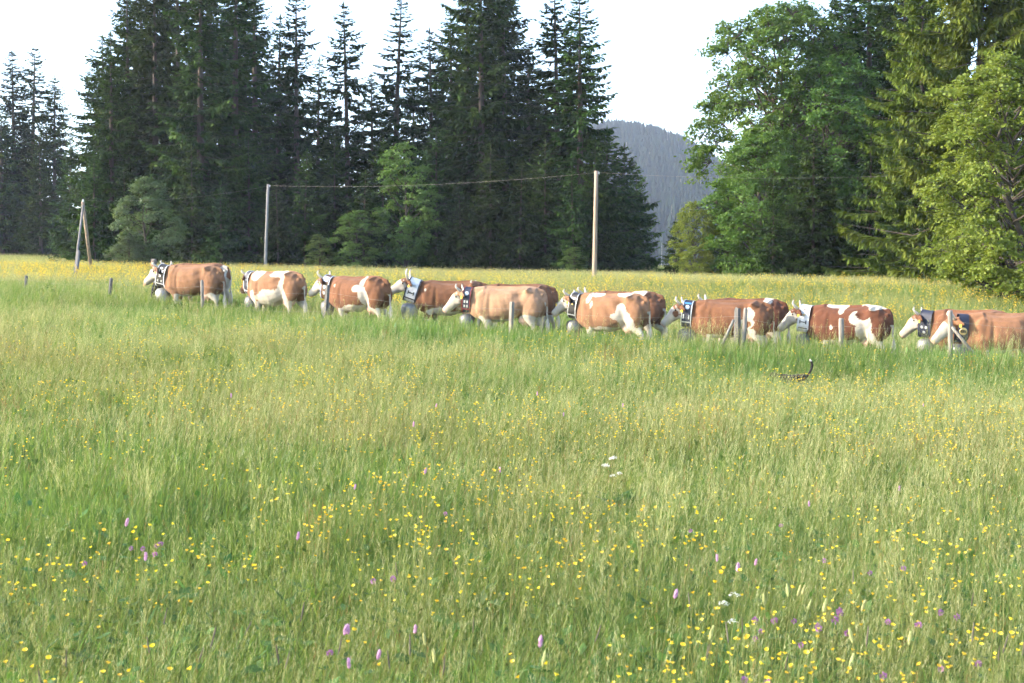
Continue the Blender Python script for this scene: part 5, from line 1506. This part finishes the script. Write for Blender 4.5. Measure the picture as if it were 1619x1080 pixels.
# ------------------------------------------------------------------ cat in the grass
def make_cat(px, D, label):
    bm = bmesh.new()
    TR = [((0.235, 0, 0.235), 0.030, 0.045), ((0.20, 0, 0.225), 0.058, 0.072), ((0.10, 0, 0.222), 0.062, 0.075), ((-0.02, 0, 0.215), 0.060, 0.070), ((-0.13, 0, 0.222), 0.058, 0.078), ((-0.20, 0, 0.238), 0.045, 0.062), ((-0.25, 0, 0.262), 0.036, 0.044)]
    loft_into(bm, [t[0] for t in TR], [t[1] for t in TR], [t[2] for t in TR], n=12, pw=2)
    ball_into(bm, (-0.295, 0, 0.285), (0.050, 0.048, 0.045)); ball_into(bm, (-0.340, 0, 0.270), (0.024, 0.026, 0.020))
    for s in (-1, 1):
        loft_into(bm, [(-0.285, s * 0.028, 0.315), (-0.283, s * 0.036, 0.345), (-0.285, s * 0.040, 0.365)], [0.020, 0.013, 0.004], [0.009, 0.008, 0.004], n=6, pw=2)
    for fx, s, sw in ((-0.165, -1, -0.05), (-0.165, 1, 0.05), (0.17, -1, 0.05), (0.17, 1, -0.04)):
        if fx < 0: J = [((fx, s * 0.035, 0.20), 0.026, 0.036), ((fx + 0.01, s * 0.036, 0.12), 0.018, 0.022), ((fx + sw * 0.6, s * 0.036, 0.06), 0.014, 0.015), ((fx + sw, s * 0.036, 0.012), 0.017, 0.018), ((fx + sw - 0.025, s * 0.036, 0.010), 0.013, 0.011)]
        else: J = [((fx, s * 0.038, 0.20), 0.034, 0.060), ((fx - 0.015, s * 0.040, 0.13), 0.026, 0.036), ((fx + 0.045 + sw * 0.6, s * 0.038, 0.078), 0.014, 0.018), ((fx + 0.02 + sw, s * 0.037, 0.014), 0.015, 0.017), ((fx - 0.015 + sw, s * 0.037, 0.010), 0.014, 0.011)]
        loft_into(bm, [j[0] for j in J], [j[1] for j in J], [j[2] for j in J], n=8, pw=2)
    tp = [(0.215, 0, 0.25), (0.255, 0, 0.285), (0.295, 0, 0.36), (0.315, 0, 0.44), (0.30, 0, 0.50), (0.275, 0, 0.535)]
    loft_into(bm, tp, [0.024, 0.020, 0.020, 0.021, 0.021, 0.013], [0.024, 0.020, 0.020, 0.021, 0.021, 0.013], n=8, pw=2)
    me, V = fuse(bm, 0.0075, 2)
    w = wob(V, 9, 40.0)
    c = np.tile(np.array([0.030, 0.027, 0.026]), (len(V), 1)) * (1 + 0.35 * w[:, None])
    stripe = (np.sin(V[:, 0] * 120 + 2 * w) > 0.55) & (V[:, 2] > 0.16)
    c[stripe] *= 1.25
    c[(V[:, 2] > 0.505) & (V[:, 0] > 0.2)] = [0.62, 0.58, 0.54]
    c[(V[:, 2] < 0.05)] = [0.5, 0.47, 0.43]
    paint(me, np.clip(c, 0.01, 0.8))
    g = at(px, D); o = empty('cat', g, R(-4), 1.16); tag(o, label, 'cat')
    link('body', me, o)
    for s in (-1, 1):
        b = bmesh.new(); ball_into(b, (-0.335, s * 0.022, 0.293), (0.006, 0.008, 0.007)); m_ = bpy.data.meshes.new('eye'); b.to_mesh(m_); b.free(); m_.materials.append(M['eye']); link('eye', m_, o)
    return o
make_cat(1253, 26.4, 'dark striped cat with raised white tipped tail stalking through the grass')

# ------------------------------------------------------------------ single flowers of the foreground
def by_head(px, py, h):
    """ground spot where a plant of height h shows its head at the given image place"""
    D = 8.0
    for _ in range(12):
        x_ = (px - 809.5) / F * D
        D = 0.5 * D + 0.5 * max(3.0, (EYE - h - gz(x_, D)) * F / (py - HORIZON))
    x_ = (px - 809.5) / F * D
    return Vector((x_, D, gz(x_, D)))
rf = random.Random(99)
bcm = [buttercup(340 + i, (2, 4), (0.52, 0.68), 0.0090, 4) for i in range(6)]
cnt = 0; tries = 0
while cnt < 300 and tries < 4000:
    tries += 1
    px = rf.uniform(-10, 1630); py = 1100 - (rf.random() ** 1.5) * 400
    g = by_head(px, py, 0.6)
    dn = float(fbm(g.x / 1.1 + 7, g.y / 1.6, 71))
    dens = (dn - 0.38) * 3.2 + (0.18 if px > 1150 else 0)
    if rf.random() > dens: continue
    o = link('buttercup', bcm[cnt % 6], None, g)
    s = rf.uniform(0.85, 1.15); o.scale = (s * 1.05, s * 1.05, s); o.rotation_euler = (rf.gauss(0, 0.1), rf.gauss(0, 0.1), rf.uniform(0, 6.28))
    tag(o, 'yellow buttercup flowering among the nearest meadow grass', 'flower', 'buttercups in the foreground')
    cnt += 1

def set_flowers(name, meshes, hts, spots, label, cat, group, jit=0.0, sc=(0.9, 1.15), own=None):
    for i, (px, py) in enumerate(spots):
        k = i % len(meshes); s = rf.uniform(*sc)
        g = by_head(px + rf.uniform(-jit, jit), py + rf.uniform(-jit, jit), hts[k] * s)
        o = link(name, meshes[k], None, g); o.scale = (s, s, s); o.rotation_euler = (rf.gauss(0, 0.06), rf.gauss(0, 0.06), rf.uniform(-0.7, 0.7))
        tag(o, own[i] if own else label, cat, group)
bist = [spike(600 + i, 0.62, 0.048, 0.0088, 'pink', 'bistort') for i in range(3)]
set_flowers('bistort', bist, [0.63] * 3, [(520, 1000), (555, 988), (638, 995), (580, 1042), (556, 1052), (230, 880), (460, 848), (1134, 885), (1155, 890), (1173, 886), (1420, 768), (1290, 797), (672, 640), (640, 670), (890, 655), (657, 745), (800, 742), (365, 625), (550, 770), (985, 640), (834, 1018), (170, 828), (1465, 640), (845, 622), (1040, 940)],
            'pink bistort flower spike standing in the meadow grass', 'flower', 'pink bistorts in the meadow')
clv = [clover(620 + i) for i in range(4)]
set_flowers('clover', clv, [0.51] * 4, [(1210, 970), (1226, 974), (1246, 976), (1279, 980), (1281, 986), (1316, 967), (1320, 975), (1335, 988), (1193, 1006), (1190, 998), (1298, 958), (1489, 960), (1400, 978), (1430, 978), (1508, 968), (1260, 1005), (1180, 1070), (1195, 1078), (1375, 905), (1410, 885), (1470, 1050), (1537, 1052), (1404, 1064), (225, 858), (240, 862), (250, 855), (232, 868), (575, 912), (598, 908), (495, 1030), (130, 890), (208, 855), (700, 810), (1225, 830), (1090, 840), (1300, 880)],
            'purple clover head low in the foreground grass', 'flower', 'purple clovers in the foreground', 4)
umb = [umbel(640 + i) for i in range(3)]
set_flowers('cow_parsley', umb, [0.66] * 3, [(969, 713), (978, 722), (965, 732), (1152, 925)],
            'white umbel flower rising above the meadow grass', 'flower', 'white umbels in the meadow', 3, (0.95, 1.08),
            own=['highest of three white umbels clustered at the middle of the slope', 'middle one of three white umbels clustered on the slope', 'lowest of three white umbels clustered at the middle of the slope', 'lone white umbel near the bottom, beside the purple clovers'])
rat = [spike(660 + i, 0.52, 0.065, 0.0075, 'cream', 'yellow_rattle') for i in range(3)]
set_flowers('yellow_rattle', rat, [0.54] * 3, [(1213, 942), (1240, 936), (1246, 926), (1252, 934), (1290, 962), (1338, 952), (1382, 1008), (1254, 960), (1275, 700), (690, 1010), (850, 1040), (1440, 1010), (690, 1035), (1320, 1045), (1100, 1000)],
            'pale cream rattle spike in the foreground grass', 'flower', 'pale rattles in the foreground', 4)
fox = [spike(680 + i, 0.60, 0.085, 0.0036, 'darkhead', 'foxtail_grass', False, 0.16) for i in range(4)]
set_flowers('foxtail_grass', fox, [0.60] * 4, [(232, 988), (246, 1022), (265, 1030), (287, 1024), (329, 1003), (80, 1066), (98, 1044), (1350, 925), (1112, 962), (1098, 1028), (1112, 1034), (1538, 1018), (1560, 1032), (1528, 950), (1590, 1030), (1605, 1040), (505, 1035), (628, 1048), (690, 1040), (640, 1042), (420, 1060), (455, 1040), (735, 985), (462, 985), (1380, 1025), (1230, 1050), (1175, 985), (1165, 1020), (905, 1015), (640, 905)],
            'dark slender foxtail grass head at the bottom of the picture', 'grass', 'dark foxtails in the foreground', 3)
